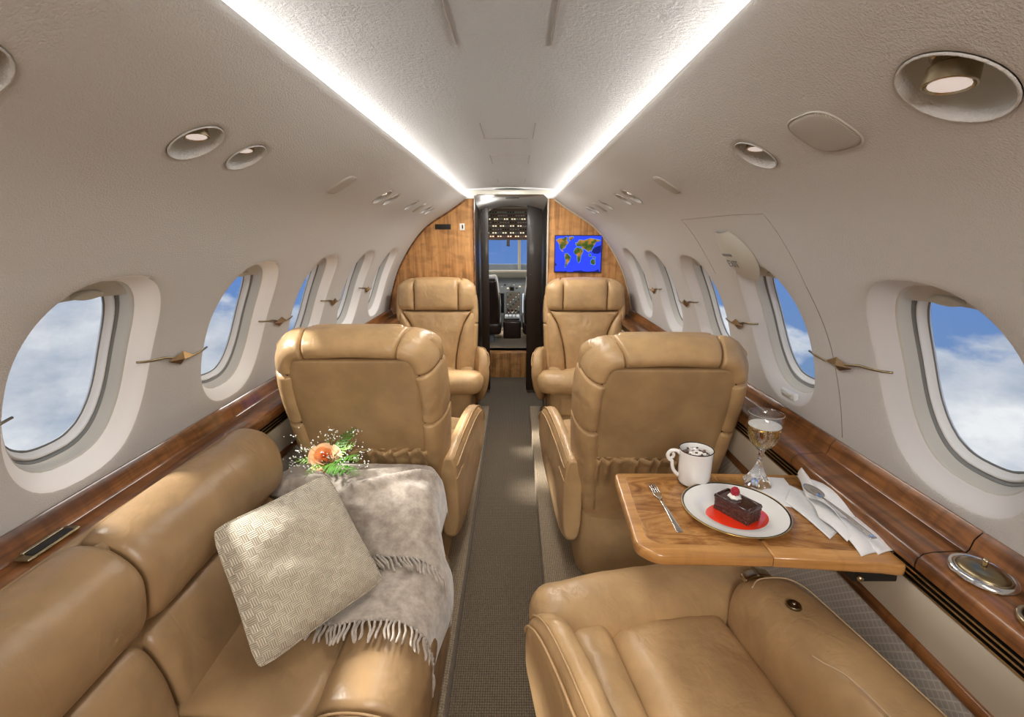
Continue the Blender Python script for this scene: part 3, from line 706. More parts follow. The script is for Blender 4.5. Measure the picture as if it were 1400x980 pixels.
    sb = rblock('seat_front_bolster', (hx, .086, .072), .062, lambda p: Vector((c_+p.x, yf+p.y-.03*((p.x/hx)**2), .305+hz_+p.z+.006*noise.noise(Vector((p.x*14, p.y*7, 2))))), mt, q, n=(18, 5, 4), puff=(0, .008, .012))
    # base
    def rr(x, y0, y1, z):
        out = []
        for k in range(32):
            ca, sa = supel(2*pi*k/32, 7); out.append(Vector((x*ca, (y0+y1)/2+(y1-y0)/2*sa, z)))
        return out
    yr = max(yb-.16, -.42) if yb < -.2 else -.175
    bs = loft('base', [rr(.235, yr+.02, yf-.02, 0.001), rr(.252, yr, yf, .006), rr(.250, yr+.005, yf+.015, .12), rr(.248, yr+.02, yf+.035, .245)], mback, q); sharp(bs, 40)
    pad('drawer_front', [(-.12, .07), (-.12, .2)], [(.18, .07), (.18, .2)], lambda u, v, w: Vector((u*(1 if s < 0 else -1) if False else u, yf+.012+.10*(v-.1)+w*.5, v)), .012, .004, 0, mt, q, 6, 6)
    # arms
    def arm(nm, st, side):
        rings = []
        for (y, xc, hx_, zt, zb) in st:
            ring = []
            for k in range(28):
                ca, sa = supel(2*pi*k/28, 3.2); ring.append(Vector((side*(xc+hx_*ca), y, (zt+zb)/2+(zt-zb)/2*sa)))
            rings.append(ring)
        # smooth between stations
        out = []
        K = len(rings)
        for i in range(K-1):
            for t_ in (0, .25, .5, .75):
                g = lambda k: rings[max(0, min(K-1, k))]
                p0, p1, p2, p3 = g(i-1), g(i), g(i+1), g(i+2); row = []
                for a, b2, c2, d2 in zip(p0, p1, p2, p3): row.append(.5*((2*b2)+(c2-a)*t_+(2*a-5*b2+4*c2-d2)*t_*t_+(3*b2-a-3*c2+d2)*t_**3))
                out.append(row)
        out.append(rings[-1]); return loft(nm, out, mt, q), out
    if arms:
        st = [(-.375, .272, .020, .452, .16), (-.365, .272, .036, .475, .13), (-.25, .282, .038, .490, .09), (-.12, .296, .038, .505, .11), (0, .312, .038, .518, .16), (.08, .325, .038, .515, .21), (.135, .334, .037, .488, .27), (.165, .338, .034, .45, .31), (.180, .339, .018, .41, .345)]
        if yb > -.2: st = [(y*.62+.035, x, h, zt, zb) for y, x, h, zt, zb in st]
        if wide_arm: st = [(y-.045, x, h, zt+.01, zb) for y, x, h, zt, zb in st]
        ao, rg = arm('armrest', st, s)
        # raised outer seam of the arm
        for side_off in (1,):
            pts = []
            for r_ in rg[3:-3]:
                top = max(p.z for p in r_); xm = max(p.x*s for p in r_); pts.append(Vector((s*(xm+.0008), r_[0].y, top-.030)))
            tube('piping', pts, .0030, mt, ao, 6)
            pts2 = [Vector((p.x+s*.0005, p.y, p.z-.018)) for p in pts[:-4]]
        tube('arm_seam', [Vector((s*(r_[0].x*s), 0, 0))*0+Vector((s*(max(p.x*s for p in r_)+.0005), r_[0].y, max(p.z for p in r_)-.085)) for r_ in rg[3:8]], .0022, mt, ao, 6)
        tube('arm_piping_top', [Vector((s*((max(p.x*s for p in r_)+min(p.x*s for p in r_))/2+.024), r_[0].y, max(p.z for p in r_)-.004)) for r_ in rg[3:-4]], .0024, mt, ao, 6)
        if not wide_arm:
            st2 = [(-.375, .235, .012, .43, .16), (-.365, .235, .022, .455, .15), (-.2, .238, .024, .475, .15), (0, .242, .024, .49, .18), (.10, .244, .024, .485, .22), (.150, .245, .022, .45, .28), (.170, .245, .012, .41, .32)]
            if yb > -.2: st2 = [(y*.62+.035, x, h, zt, zb) for y, x, h, zt, zb in st2]
            arm('wall_armrest', st2, -s)
        else:
            st2 = [(-.50, .235, .080, .482, .12), (-.3, .235, .088, .490, .12), (-.1, .233, .090, .492, .14), (.05, .228, .088, .488, .16), (.125, .222, .078, .478, .20), (.160, .216, .064, .450, .24), (.172, .216, .045, .425, .27)]
            a2, rg = arm('console_armrest', st2, -s)
            # stitched seams, button and cup lid
            def st_line(nm, pts, r_=.0016): tube(nm, [p+Vector((0, 0, .0035)) for p in cr(pts, 6)], r_, 'stitch', a2, 5)
            st_line('stitching', [(-s*.272, -.5, .4865), (-s*.272, -.2, .4895), (-s*.270, 0, .490), (-s*.266, .07, .4895), (-s*.246, .108, .485), (-s*.19, .118, .482), (-s*.158, .10, .478)])
            st_line('stitching', [(-s*.180, -.5, .4885), (-s*.178, -.3, .4915), (-s*.172, -.16, .4925), (-s*.150, -.11, .4895), (-s*.138, -.10, .4955)])
            bt = lathe('recline_button', [(.0001, .006), (.004, .006), (.008, .0035), (.011, .004), (.013, .0065), (.0145, .0055), (.016, .001)], 'brass_dark', a2, 20, (-s*.203, .025, .4895))
            sphere('button_dot', (-s*.203, .025, .4955), .004, 'steel', bt, 10, 8)
            rblock('lid_clasp', (.036, .014, .006), .005, lambda p: Vector((-s*(.200+p.x), .150+p.y-6*p.x*p.x, .474+p.z-2*p.x*p.x)), 'brass', a2, n=(8, 3, 2))
            rblock('lid_band', (.006, .017, .008), .004, lambda p: Vector((-s*(.205+p.x), .150+p.y, .475+p.z)), 'brass_dark', a2, n=(2, 3, 2))
    return q
M['stitch'] = mat('cream_stitching', (.70, .52, .32), .8)
PZ = .10
chair('club_chair', 'tan leather chair left of the aisle, back to the camera, behind the rose', (-.52, 1.99, PZ), 0, 1, dz=.022)
chair('club_chair', 'tan leather chair right of the aisle, back to the camera, beyond the cake table', (.49, 1.97, PZ), 0, -1)
chair('club_chair', 'tan leather chair facing the camera against the left bulkhead', (-.545, 3.245, PZ), pi, -1, .05, -.10, .165, rear=False)
chair('club_chair', 'tan leather chair facing the camera below the world map screen', (.487, 3.245, PZ), pi, 1, .05, -.10, .165, rear=False)
chair('club_chair', 'nearest tan leather chair, lower right, with a wide console arm bearing a button', (.412, .81, PZ), R_(10), -1, .52, -.36, .262, wide_arm=True)

# ================================================================== SOFA
sf = thing('sofa', 'long tan leather side-facing sofa along the left wall, nearest the camera', 'sofa', (0, 0, 0))
def bar(name, sec, y0, y1, m, parent, e=.030, puff=.010, K=10, wr=.0, seed=0, sub=5, shear=0):
    S = cr([(x, z, 0) for x, z in sec], sub, True); c = Vector((0, 0, 0))
    for p in S: c += p
    c /= len(S); rings = []
    ys = [y0, y0+e*.08, y0+e*.3, y0+e*.6, y0+e]+[y0+e+(y1-y0-2*e)*k/K for k in range(1, K)]+[y1-e, y1-e*.6, y1-e*.3, y1-e*.08, y1]
    for y in ys:
        d = min(y-y0, y1-y); f = sqrt(max(0, 1-(1-min(1, d/e))**2)); f = (.72+.28*f) if d < e else 1
        uu = (y-y0)/(y1-y0); g = 1+puff*4*uu*(1-uu)/.1
        rings.append([Vector((c.x+(p.x-c.x)*f*g+ wr*noise.noise(Vector((p.x*12+seed, y*14, p.y*12))), y+shear*(p.y-.6), c.y+(p.y-c.y)*f*g+wr*noise.noise(Vector((p.x*12, y*14+seed, p.y*12+5))))) for p in S])
    return loft(name, rings, m, parent)
up = [(-.800, .64), (-.815, .74), (-.815, .812), (-.785, .836), (-.732, .828), (-.688, .785), (-.677, .73), (-.690, .665), (-.730, .632), (-.77, .628)]
lo = [(-.80, .61), (-.755, .622), (-.715, .606), (-.688, .55), (-.672, .48), (-.668, .42), (-.70, .37), (-.78, .36), (-.815, .45)]
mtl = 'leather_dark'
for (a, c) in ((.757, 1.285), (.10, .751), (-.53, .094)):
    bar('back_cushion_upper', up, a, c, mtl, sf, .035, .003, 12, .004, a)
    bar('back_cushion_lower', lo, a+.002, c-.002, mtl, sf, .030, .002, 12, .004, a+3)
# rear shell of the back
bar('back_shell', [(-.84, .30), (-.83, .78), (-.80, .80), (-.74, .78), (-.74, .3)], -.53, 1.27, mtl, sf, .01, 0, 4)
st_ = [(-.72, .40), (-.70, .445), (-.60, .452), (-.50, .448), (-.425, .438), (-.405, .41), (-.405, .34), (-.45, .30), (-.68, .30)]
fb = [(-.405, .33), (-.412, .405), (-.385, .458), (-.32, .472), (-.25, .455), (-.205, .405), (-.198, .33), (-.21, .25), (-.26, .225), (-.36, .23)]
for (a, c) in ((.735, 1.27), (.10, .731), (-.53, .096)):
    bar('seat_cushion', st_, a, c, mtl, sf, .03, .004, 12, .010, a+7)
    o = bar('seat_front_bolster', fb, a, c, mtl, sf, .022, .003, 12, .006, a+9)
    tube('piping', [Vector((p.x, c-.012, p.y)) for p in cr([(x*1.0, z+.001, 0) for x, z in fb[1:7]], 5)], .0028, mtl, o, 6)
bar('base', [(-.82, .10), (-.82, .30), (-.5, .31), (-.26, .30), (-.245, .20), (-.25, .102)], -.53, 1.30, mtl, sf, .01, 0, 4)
# far arm
def ARM(y, f):
    return [Vector((-.53+(.275*f)*supel(2*pi*k/36, 4)[0], y, .36+.235*supel(2*pi*k/36, 4)[1]*f)) for k in range(36)]
loft('far_arm', [ARM(1.285, .84), ARM(1.29, .94), ARM(1.31, 1), ARM(1.44, 1), ARM(1.46, .94), ARM(1.465, .84)], mtl, sf)
# brass framed pull recess in the left rail
q = thing('table_pull', 'brass framed pull recess in the left walnut rail beside the sofa back', 'table latch')
rblock('frame', (.015, .052, .003), .003, lambda p: Vector((-.872+p.x, .770+p.y, .8135+p.z)), 'brass_dark', q, n=(4, 8, 2))
rblock('recess', (.008, .040, .0015), .001, lambda p: Vector((-.868+p.x, .770+p.y, .817+p.z)), 'dark', q, n=(4, 8, 2))
rblock('pull', (.005, .040, .003), .0025, lambda p: Vector((-.882+p.x, .770+p.y, .818+p.z)), 'brass', q, n=(2, 8, 2))
# ================================================================== TABLE AND WHAT STANDS ON IT
def slab(name, outline, z0, z1, m, parent, bev=.004, c=None):
    P = [Vector((x, y, 0)) for x, y in outline]; n = len(P)
    def off(d):
        out = []
        for i in range(n):
            a, b_, c_ = P[i-1], P[i], P[(i+1) % n]; t1 = (b_-a).normalized(); t2 = (c_-b_).normalized()
            nn = Vector((-(t1+t2).y, (t1+t2).x, 0)); nn = nn.normalized() if nn.length > 1e-6 else Vector((0, 0, 0)); out.append(b_+nn*d)
        return out
    area = sum(P[i-1].x*P[i].y-P[i].x*P[i-1].y for i in range(n)); sg = 1 if area > 0 else -1
    rings = []
    for d, z in ((bev, z0), (bev*.3, z0+bev*.3), (0, z0+bev), (0, z1-bev), (bev*.3, z1-bev*.3), (bev, z1)):
        rings.append([Vector((p.x, p.y, z)) for p in off(d*sg)])
    o = loft(name, rings, m, parent); sharp(o, 50); return o
def rpoly(pts, rads, k=6):
    out = []; n = len(pts)
    for i in range(n):
        a, b_, c_ = Vector((*pts[i-1], 0)), Vector((*pts[i], 0)), Vector((*pts[(i+1) % n], 0)); r_ = rads[i]
        if r_ <= 0: out.append((b_.x, b_.y)); continue
        u = (a-b_).normalized()*r_; v_ = (c_-b_).normalized()*r_
        for j in range(k+1):
            t_ = j/k; p = (b_+u)*(1-t_)**2+b_*2*t_*(1-t_)+(b_+v_)*t_*t_; out.append((p.x, p.y))
    return out
tb_ = thing('folding_table', 'varnished wood fold-out table holding the cake, between the right-hand chairs', 'table', (0, 0, 0))
o1 = slab('outer_leaf', rpoly([(.290, 1.262), (.272, .93), (.310, .893), (.5585, .888), (.5685, 1.262)], [.02, .02, .02, .0, .0]), .672, .700, 'wood_edge', tb_, .006)
slab('leaf_inlay', rpoly([(.316, 1.235), (.302, .955), (.325, .932), (.552, .925), (.561, 1.238)], [.012, .012, .012, .004, .004]), .6995, .7012, 'wood_table', o1, .0006)
o2 = slab('inner_leaf', rpoly([(.5705, 1.262), (.5605, .888), (.78, .868), (.829, .858), (.828, 1.255)], [0, 0, .0, .02, .01]), .672, .700, 'wood_edge', tb_, .006)
slab('leaf_inlay', rpoly([(.577, 1.238), (.568, .925), (.80, .905), (.80, 1.235)], [.004, .004, .01, .01]), .6995, .7012, 'wood_table', o2, .0006)
for y in (.95, 1.20): box('hinge', (.5650, y, .7002), (.022, .012, .0016), 'brass_dark', tb_, .0006)
box('support_bracket', (.785, .90, .655), (.10, .030, .030), 'dark', tb_, .006); box('support_arm', (.62, .98, .662), (.36, .035, .018), 'dark', tb_, .005)
sphere('hinge_pin', (.745, .878, .655), .007, 'brass', tb_, 10, 8)
TZ = .7012
# plate
pl = thing('dessert_plate', 'white plate with dark and gold rim under the chocolate cake', 'plate', (.545, 1.05, TZ))
lathe('plate_body', [(.0001, .004), (.06, .004), (.074, .005), (.082, .010), (.10, .0135), (.120, .017), (.1235, .0185), (.125, .018), (.1235, .0155), (.10, .010), (.080, .004), (.075, .0005), (.055, .0), (.0001, .001)], 'white', pl, 64)
lathe('gold_rim', [(.1235, .0182), (.1245, .0195), (.1262, .0180), (.1250, .0160), (.1238, .0158)], 'gold_thread', pl, 64, cap=False)
m = mat('dark_platinum_band', (.05, .045, .04), .12, .8); M['band'] = m
lathe('dark_band', [(.1195, .0171), (.1200, .0177), (.1226, .0188), (.1232, .0186)], 'band', pl, 64, cap=False)
M['sauce'] = mat('raspberry_sauce', (.80, .035, .008), .12, coat=.6)
sa = tag(D.objects.new('red_sauce', None), 'glossy red sauce pool on the plate around the cake', 'sauce'); COL.objects.link(sa); sa.location = (.545, 1.028, TZ+.0042)
def SR(f, a): 
    q = f*(1+.06*sin(2*a+.6)+.03*sin(3*a)); return Vector((.073*q*cos(a), .069*q*sin(a), 0))
loft('sauce_pool', [[SR(f, 2*pi*k/48)+Vector((0, 0, z)) for k in range(48)] for f, z in ((1.0, .0002), (1.0, .0012), (.97, .0022), (.6, .0024), (.02, .0024))], 'sauce', sa)
# cake
ck = thing('chocolate_cake', 'rectangular dark chocolate cake slice with glossy top on the plate', 'cake', (.545, 1.040, TZ+.0066), R_(31))
M['glaze'] = mat('chocolate_glaze', (.045, .014, .012), .12, coat=.8)
t, b = nodes(M['choc']); v = coords(t); n = N(t, 'ShaderNodeTexNoise', Scale=190, Detail=4, Roughness=.7); t.links.new(v, n.inputs['Vector']); r = ramp(t, [(.35, (.030, .010, .006)), (.55, (.11, .035, .022)), (.72, (.20, .08, .05))], n.outputs[0]); t.links.new(r.outputs[0], b.inputs['Base Color']); bump(t, b, n.outputs[0], 1, .004)
for k in range(3):
    rblock('cake_layer', (.026, .046, .0052), .002, lambda p: p+Vector((.0024*noise.noise(p*160), .0024*noise.noise(p*150+Vector((4, 4, 4))), 0)), 'choc', ck, n=(14, 20, 3), c=(0, 0, .0052+k*.0112))
    if k < 2: rblock('cream_filling', (.0252, .0452, .0009), .0006, None, 'glaze', ck, n=(3, 3, 2), c=(0, 0, .0110+k*.0112))
rblock('chocolate_glaze', (.0275, .0475, .0028), .0022, None, 'glaze', ck, n=(8, 12, 2), c=(0, 0, .0350))
for k in (-1, 1): tube('glaze_border', [Vector((x, y, .038)) for x, y in ((-.0245, k*.044), (.0245, k*.044))], .0034, 'glaze', ck, 8)
tube('glaze_border', [Vector((-.0245, -.044, .038)), Vector((-.0245, .044, .038))], .0032, 'glaze', ck, 8); tube('glaze_border', [Vector((.0245, -.044, .038)), Vector((.0245, .044, .038))], .0032, 'glaze', ck, 8)
cw = Vector((.545, 1.040, TZ+.0066+.0378))
M['cream'] = mat('whipped_cream', (.88, .86, .82), .5)
wc = lathe('whipped_cream', [(.0001, .0), (.012, .0), (.0155, .003), (.014, .006), (.009, .009), (.0001, .010)], 'cream', None, 40, flute=lambda z, a: .10*sin(a*7+z*200)); wc.location = cw+Vector((-.004, .010, 0)); tag(wc, 'dollop of white whipped cream on top of the cake', 'cream')
rb = thing('raspberry', 'single red raspberry on the whipped cream', 'berry', cw+Vector((-.004, .010, .008)))
M['rasp'] = mat('raspberry', (.42, .012, .035), .3, coat=.3)
sphere('berry_core', (0, 0, .009), (.008, .008, .010), 'rasp', rb)
V_ = []
for j in range(6):
    a = .25+j*.48; k = max(3, int(9*sin(a)+.5))
    for i in range(k): sphere('drupelet', (.0082*sin(a)*cos(2*pi*(i+.5*j)/k), .0082*sin(a)*sin(2*pi*(i+.5*j)/k), .009+.0100*cos(a)), .0029, 'rasp', rb, 8, 6)
# coffee mug
mg = thing('coffee_mug', 'white china mug with thin dark bands and a scrolled handle', 'mug', (.500, 1.205, TZ))
lathe('mug_body', [(.0001, .002), (.034, .0), (.037, .0), (.0395, .003), (.0425, .010), (.0435, .05), (.0445, .095), (.0455, .101), (.0448, .102), (.0435, .100), (.042, .085), (.041, .02), (.0001, .008)], 'white', mg, 48)
lathe('rim_band', [(.0454, .1000), (.0459, .1015), (.0452, .1026), (.0438, .1022), (.0436, .1008)], 'band', mg, 48, cap=False)
lathe('foot_band', [(.0378, .0005), (.0402, .003), (.0413, .005)], 'band', mg, 48, cap=False)
hp = cr([(-.042, 0, .085), (-.052, 0, .092), (-.066, 0, .090), (-.074, 0, .078), (-.070, 0, .066), (-.062, 0, .060), (-.060, 0, .048), (-.056, 0, .034), (-.046, 0, .022), (-.040, 0, .018)], 5)
h_ = tube('handle', hp, .0052, 'white', mg, 12)
tube('handle_scroll', cr([(-.066, 0, .068), (-.060, 0, .072), (-.058, 0, .080), (-.062, 0, .084)], 4), .0042, 'white', h_, 10)
mg.rotation_euler = (0, 0, R_(-12))
M['coffee'] = mat('coffee', (.12, .045, .015), .2)
cf = thing('coffee', 'coffee topped with cream and chocolate flakes inside the white mug', 'drink', (.500, 1.205, TZ+.082))
lathe('coffee_surface', [(.0001, .004), (.03, .003), (.0408, .001), (.0405, -.004), (.0001, -.004)], 'coffee', cf, 32)
random.seed(5)
for k in range(12):
    a = random.random()*6.28; r_ = .027*sqrt(random.random()); sphere('cream_blob', (r_*cos(a), r_*sin(a), .006), (.006+.004*random.random(), .006+.003*random.random(), .0045), 'cream', cf, 10, 6)
M['flake'] = mat('chocolate_flakes', (.09, .035, .016), .4)
for k in range(16):
    a = random.random()*6.28; r_ = .029*sqrt(random.random()); box('chocolate_flake', (r_*cos(a), r_*sin(a), .0112), (.007, .004, .0014), 'flake', cf, 0, rot=Matrix.Rotation(random.random()*3, 3, 'Z') @ Matrix.Rotation(random.random()*.8-.4, 3, 'X'))
# champagne glass
GX, GY = .672, 1.195
M['glass'] = mat('crystal', (1, 1, 1), .0, trans=1, ior=1.5)
M['thin_glass'] = clear('thin_glass', (.95, .96, .96), .10, .02)
gl = thing('champagne_glass', 'tall cut crystal wine glass with fluted foot on the small napkin', 'glass', (GX, GY, TZ+.0025))
fl = lambda z, a: .07*(1 if sin(a*6) > 0 else -1)*abs(sin(a*6))**.5 if z < .075 else .0
lathe('fluted_foot', [(.0001, .002), (.030, .0), (.0350, .002), (.0345, .006), (.027, .018), (.018, .034), (.0105, .052), (.0070, .064), (.0060, .075), (.0001, .075)], 'glass', gl, 72, flute=fl)
lathe('stem', [(.0001, .075), (.0060, .075), (.0065, .082), (.0095, .086), (.0070, .090), (.0085, .098), (.013, .106), (.0001, .108)], 'glass', gl, 32)
lathe('bowl', [(.0115, .1045), (.020, .114), (.029, .128), (.0365, .146), (.0405, .165), (.042, .185), (.0425, .208), (.0432, .2083), (.0438, .208), (.0433, .185), (.0418, .165), (.0378, .146), (.0302, .127), (.0212, .1125), (.0125, .1035)], 'thin_glass', gl, 48, cap=False)
lathe('rim', [(.0424, .2078), (.0431, .2088), (.0439, .2078)], 'glass', gl, 48, cap=False)
for k in range(18):
    a = 2*pi*k/18; tube('cut_flute', [Vector((r_*cos(a), r_*sin(a), z)) for r_, z in ((.0222, .1135), (.031, .127), (.0385, .146), (.0410, .156))], [.0006, .0012, .0009, .0003], 'glass', gl, 5)
M['wine'] = mat('champagne', (.97, .72, .26), .02, trans=1, ior=1.25)
wn = thing('champagne', 'pale gold champagne with white foam inside the crystal glass', 'drink', (GX, GY, TZ+.0025))
lathe('wine_body', [(.0001, .107), (.011, .1075), (.0195, .115), (.0282, .129), (.0355, .147), (.0395, .165), (.0408, .172), (.0001, .172)], 'wine', wn, 40)
lathe('foam', [(.0001, .1725), (.0405, .1725), (.0410, .1745), (.039, .1765), (.0001, .1770)], 'cream', wn, 40)
for k in range(30):
    a = random.random()*6.28; z = .125+.045*random.random(); r_ = .024*random.random(); sphere('bubble', (r_*cos(a), r_*sin(a), z), .0009, 'cream', wn, 6, 4)
# napkins
M['linen'] = cloth('white_linen', (.80, .80, .80), (.86, .86, .86), 900, .2, .8, .1, 60)
cn = thing('cocktail_napkin', 'small flat white napkin under the crystal glass', 'napkin', (0, 0, 0))
slab('napkin_sheet', [(.640, 1.095), (.742, 1.070), (.765, 1.228), (.655, 1.24)], TZ+.0003, TZ+.0022, 'linen', cn, .0004)
# fork
def utensil_handle(name, y0, y1, w0, w1, m, parent, z=.0025, th=.0012):
    rings = []
    for k in range(13):
        t_ = k/12; y = y0+(y1-y0)*t_; w = w0+(w1-w0)*t_**1.5; zz = z+.004*sin(pi*t_)*(.6)
        rings.append([Vector((w*cos(2*pi*i/12), y, zz+th*sin(2*pi*i/12))) for i in range(12)])
    return loft(name, rings, m, parent)
fk_ = thing('fork', 'steel dessert fork lying left of the cake plate', 'fork', (.381, 1.085, TZ), R_(1.5))
utensil_handle('handle', .030, -.115, .0032, .0085, 'steel', fk_)
rblock('fork_neck', (.0105, .016, .0011), .001, lambda p: Vector((p.x*(1-.55*max(0, (-p.y)/.016)), p.y+.045, .0035+p.z)), 'steel', fk_, n=(6, 6, 2))
for k in range(4):
    x = -.0087+.0058*k; tube('tine', cr([(x, .058, .0038), (x, .078, .0048), (x, .098, .0042), (x, .112, .0020)], 4), [.0019]*9+[.0017, .0014, .0010, .0006], 'steel', fk_, 8)
# folded napkin with the spoon
nk = thing('folded_napkin', 'white linen napkin folded to a fan on the right end of the table', 'napkin', (0, 0, 0))
def sheet(name, A, B_, C_, D_, h, parent, nu=22, nv=22, th=.0018, fold=0, sag=None):
    """A,B,C,D corners (x,y), soft cloth sheet"""
    A, B_, C_, D_ = [Vector((*p, 0)) for p in (A, B_, C_, D_)]
    def P(i, j):
        u, w = i/(nu-1), j/(nv-1); p = (A*(1-u)+B_*u)*(1-w)+(D_*(1-u)+C_*u)*w; z = h(u, w); return Vector((p.x, p.y, TZ+z))
    V = [P(i, j) for j in range(nv) for i in range(nu)]; n0 = len(V); V += [v-Vector((0, 0, th)) for v in V]
    F = []
    for j in range(nv-1):
        for i in range(nu-1):
            a = j*nu+i; F += [(a, a+1, a+nu+1, a+nu), (n0+a, n0+a+nu, n0+a+nu+1, n0+a+1)]
    rim = [i for i in range(nu)]+[j*nu+nu-1 for j in range(1, nv)]+[(nv-1)*nu+i for i in range(nu-2, -1, -1)]+[j*nu for j in range(nv-2, 0, -1)]
    for k in range(len(rim)): a, b2 = rim[k], rim[(k+1) % len(rim)]; F.append((b2, a, n0+a, n0+b2))
    return mesh(name, V, F, 'linen', parent)
sheet('napkin_fold', (.700, 1.10), (.762, 1.190), (.835, 1.045), (.715, .945), lambda u, w: .004+.003*sin(u*5+w*3), nk)
# main raised cone
sheet('napkin_fold', (.735, 1.020), (.798, 1.225), (.868, 1.030), (.742, .928), lambda u, w: .010+.016*sin(pi*min(1, w*1.1))*(u*.7+.3)+.006*sin(u*9), nk)
sheet('napkin_fold', (.752, 1.10), (.802, 1.228), (.812, 1.215), (.765, .96), lambda u, w: .018+.020*sin(pi*w), nk)
# tails hanging over the front edge
def tail(x0, x1, y0, drop, tw, z0):
    sheet('napkin_tail', (x0, y0+.075), (x1, y0+.09), (x1+tw, y0-.02), (x0+tw*.6, y0-.035), lambda u, w: z0+.006*sin(u*pi)-(max(0, w-.55)/.45)**1.6*drop*(.75+.25*sin(u*pi)), nk)
tail(.748, .795, .925, .016, .0, .012); tail(.785, .832, .930, .012, .004, .010); tail(.818, .852, .945, .008, .004, .008)
sp = thing('spoon', 'shiny steel spoon lying on the folded napkin', 'spoon', (.768, 1.012, TZ+.036), R_(8)); sp.rotation_euler = (R_(4), 0, R_(8))
utensil_handle('handle', .045, -.105, .0032, .0080, 'steel', sp)
def SPB(f, a, dz): return Vector((.0185*f*cos(a), .073+.030*f*sin(a)*(1+.12*sin(a)), .003-.007*(1-f*f)+dz))
loft('spoon_bowl', [[SPB(f, 2*pi*k/28, 0) for k in range(28)] for f in (.03, .3, .6, .85, 1)]+[[SPB(f, 2*pi*k/28, -.0012) for k in range(28)] for f in (1.01, .85, .6, .3, .03)], 'steel', sp)
# the table stands level with the vent slats of the rail: table height and scale of everything on it
TABLE_H, TS = .765, .903
for o in (tb_, pl, sa, ck, wc, rb, mg, cf, gl, wn, cn, fk_, nk, sp):
    o.location = (o.location.x*TS, o.location.y*TS, TABLE_H+(o.location.z-.70)*TS); o.scale = (TS, TS, TS)
# ashtray and cup holder in the right rail
RZ = .8085
at_ = thing('ashtray', 'round brass lidded ashtray with a knob set in the right walnut rail', 'ashtray', (.800, .700, RZ))
lathe('bezel', [(.036, .0), (.0375, .006), (.041, .008), (.0445, .007), (.046, .0)], 'steel', at_, 48, cap=False)
o = lathe('lid', [(.0001, .0175), (.012, .0170), (.024, .0145), (.032, .010), (.0345, .006), (.035, .003), (.030, .001), (.0001, .001)], 'brass_dark', at_, 48, flute=lambda z, a: .012*sin(a*24) if .002 < z < .011 else 0)
lathe('lid_ring', [(.0345, .0065), (.0365, .0085), (.038, .0065), (.0365, .0045)], 'brass', at_, 48, cap=False)
lathe('knob', [(.0001, .016), (.004, .0165), (.003, .021), (.0045, .024), (.0052, .028), (.003, .031), (.0001, .032)], 'brass', at_, 20)
at_.scale = (.92, 1.1, 1)
ch_ = thing('cup_holder', 'brass ringed cup holder in the rail at the right picture edge', 'cup holder', (.800, .585, RZ))
lathe('ring', [(.034, .003), (.036, .007), (.040, .008), (.0425, .005), (.043, .0)], 'brass', ch_, 48, cap=False)
lathe('cup_well', [(.0345, .006), (.033, .003), (.025, .0012), (.0001, .0008)], 'dark', ch_, 48, cap=False)
# brass hairline inlay on the rail shoulder
# ================================================================== PILLOW
BL, TL_, TRr, BRr = Vector((-.55, .815, .470)), Vector((-.695, .945, .715)), Vector((-.495, 1.125, .765)), Vector((-.362, 1.065, .490))
cen = (BL+TL_+TRr+BRr)/4; ex = ((BRr-BL)+(TRr-TL_)).normalized(); ey = ((TL_-BL)+(TRr-BRr)); ez = ex.cross(ey).normalized(); ey = ez.cross(ex)
M4 = Matrix(((ex.x, ey.x, ez.x, cen.x), (ex.y, ey.y, ez.y, cen.y), (ex.z, ey.z, ez.z, cen.z), (0, 0, 0, 1)))
loc_ = [M4.inverted() @ p for p in (BL, BRr, TRr, TL_)]
m = mat('basket_weave', (.66, .59, .45), .7, sheen=.3); t, b = nodes(m); M['weave'] = m
v = coords(t); ch = N(t, 'ShaderNodeTexChecker', Scale=62); t.links.new(v, ch.inputs['Vector'])
vm = coords(t, (1, 1, 0)); t.links.new(vm, ch.inputs['Vector'])
w1 = N(t, 'ShaderNodeTexWave', wave_type='BANDS', bands_direction='X', Scale=75, Distortion=.6); w2 = N(t, 'ShaderNodeTexWave', wave_type='BANDS', bands_direction='Y', Scale=75, Distortion=.6)
t.links.new(vm, w1.inputs['Vector']); t.links.new(vm, w2.inputs['Vector'])
mxn = N(t, 'ShaderNodeMixRGB'); t.links.new(ch.outputs['Fac'], mxn.inputs[0]); t.links.new(w1.outputs['Color'], mxn.inputs[1]); t.links.new(w2.outputs['Color'], mxn.inputs[2])
ww_ = N(t, 'ShaderNodeTexNoise', Scale=30, Detail=3); t.links.new(vm, ww_.inputs['Vector'])
r = ramp(t, [(.0, (.50, .41, .28)), (1, (.90, .84, .70))], mxn.outputs[0]); rr_ = ramp(t, [(.3, (.82, .8, .78)), (.7, (1, 1, 1))], ww_.outputs[0])
mu = N(t, 'ShaderNodeMixRGB', blend_type='MULTIPLY'); mu.inputs[0].default_value = 1; t.links.new(r.outputs[0], mu.inputs[1]); t.links.new(rr_.outputs[0], mu.inputs[2]); t.links.new(mu.outputs[0], b.inputs['Base Color'])
bump(t, b, mxn.outputs[0], .8, .003)
n_ = 30; V, F = [], []
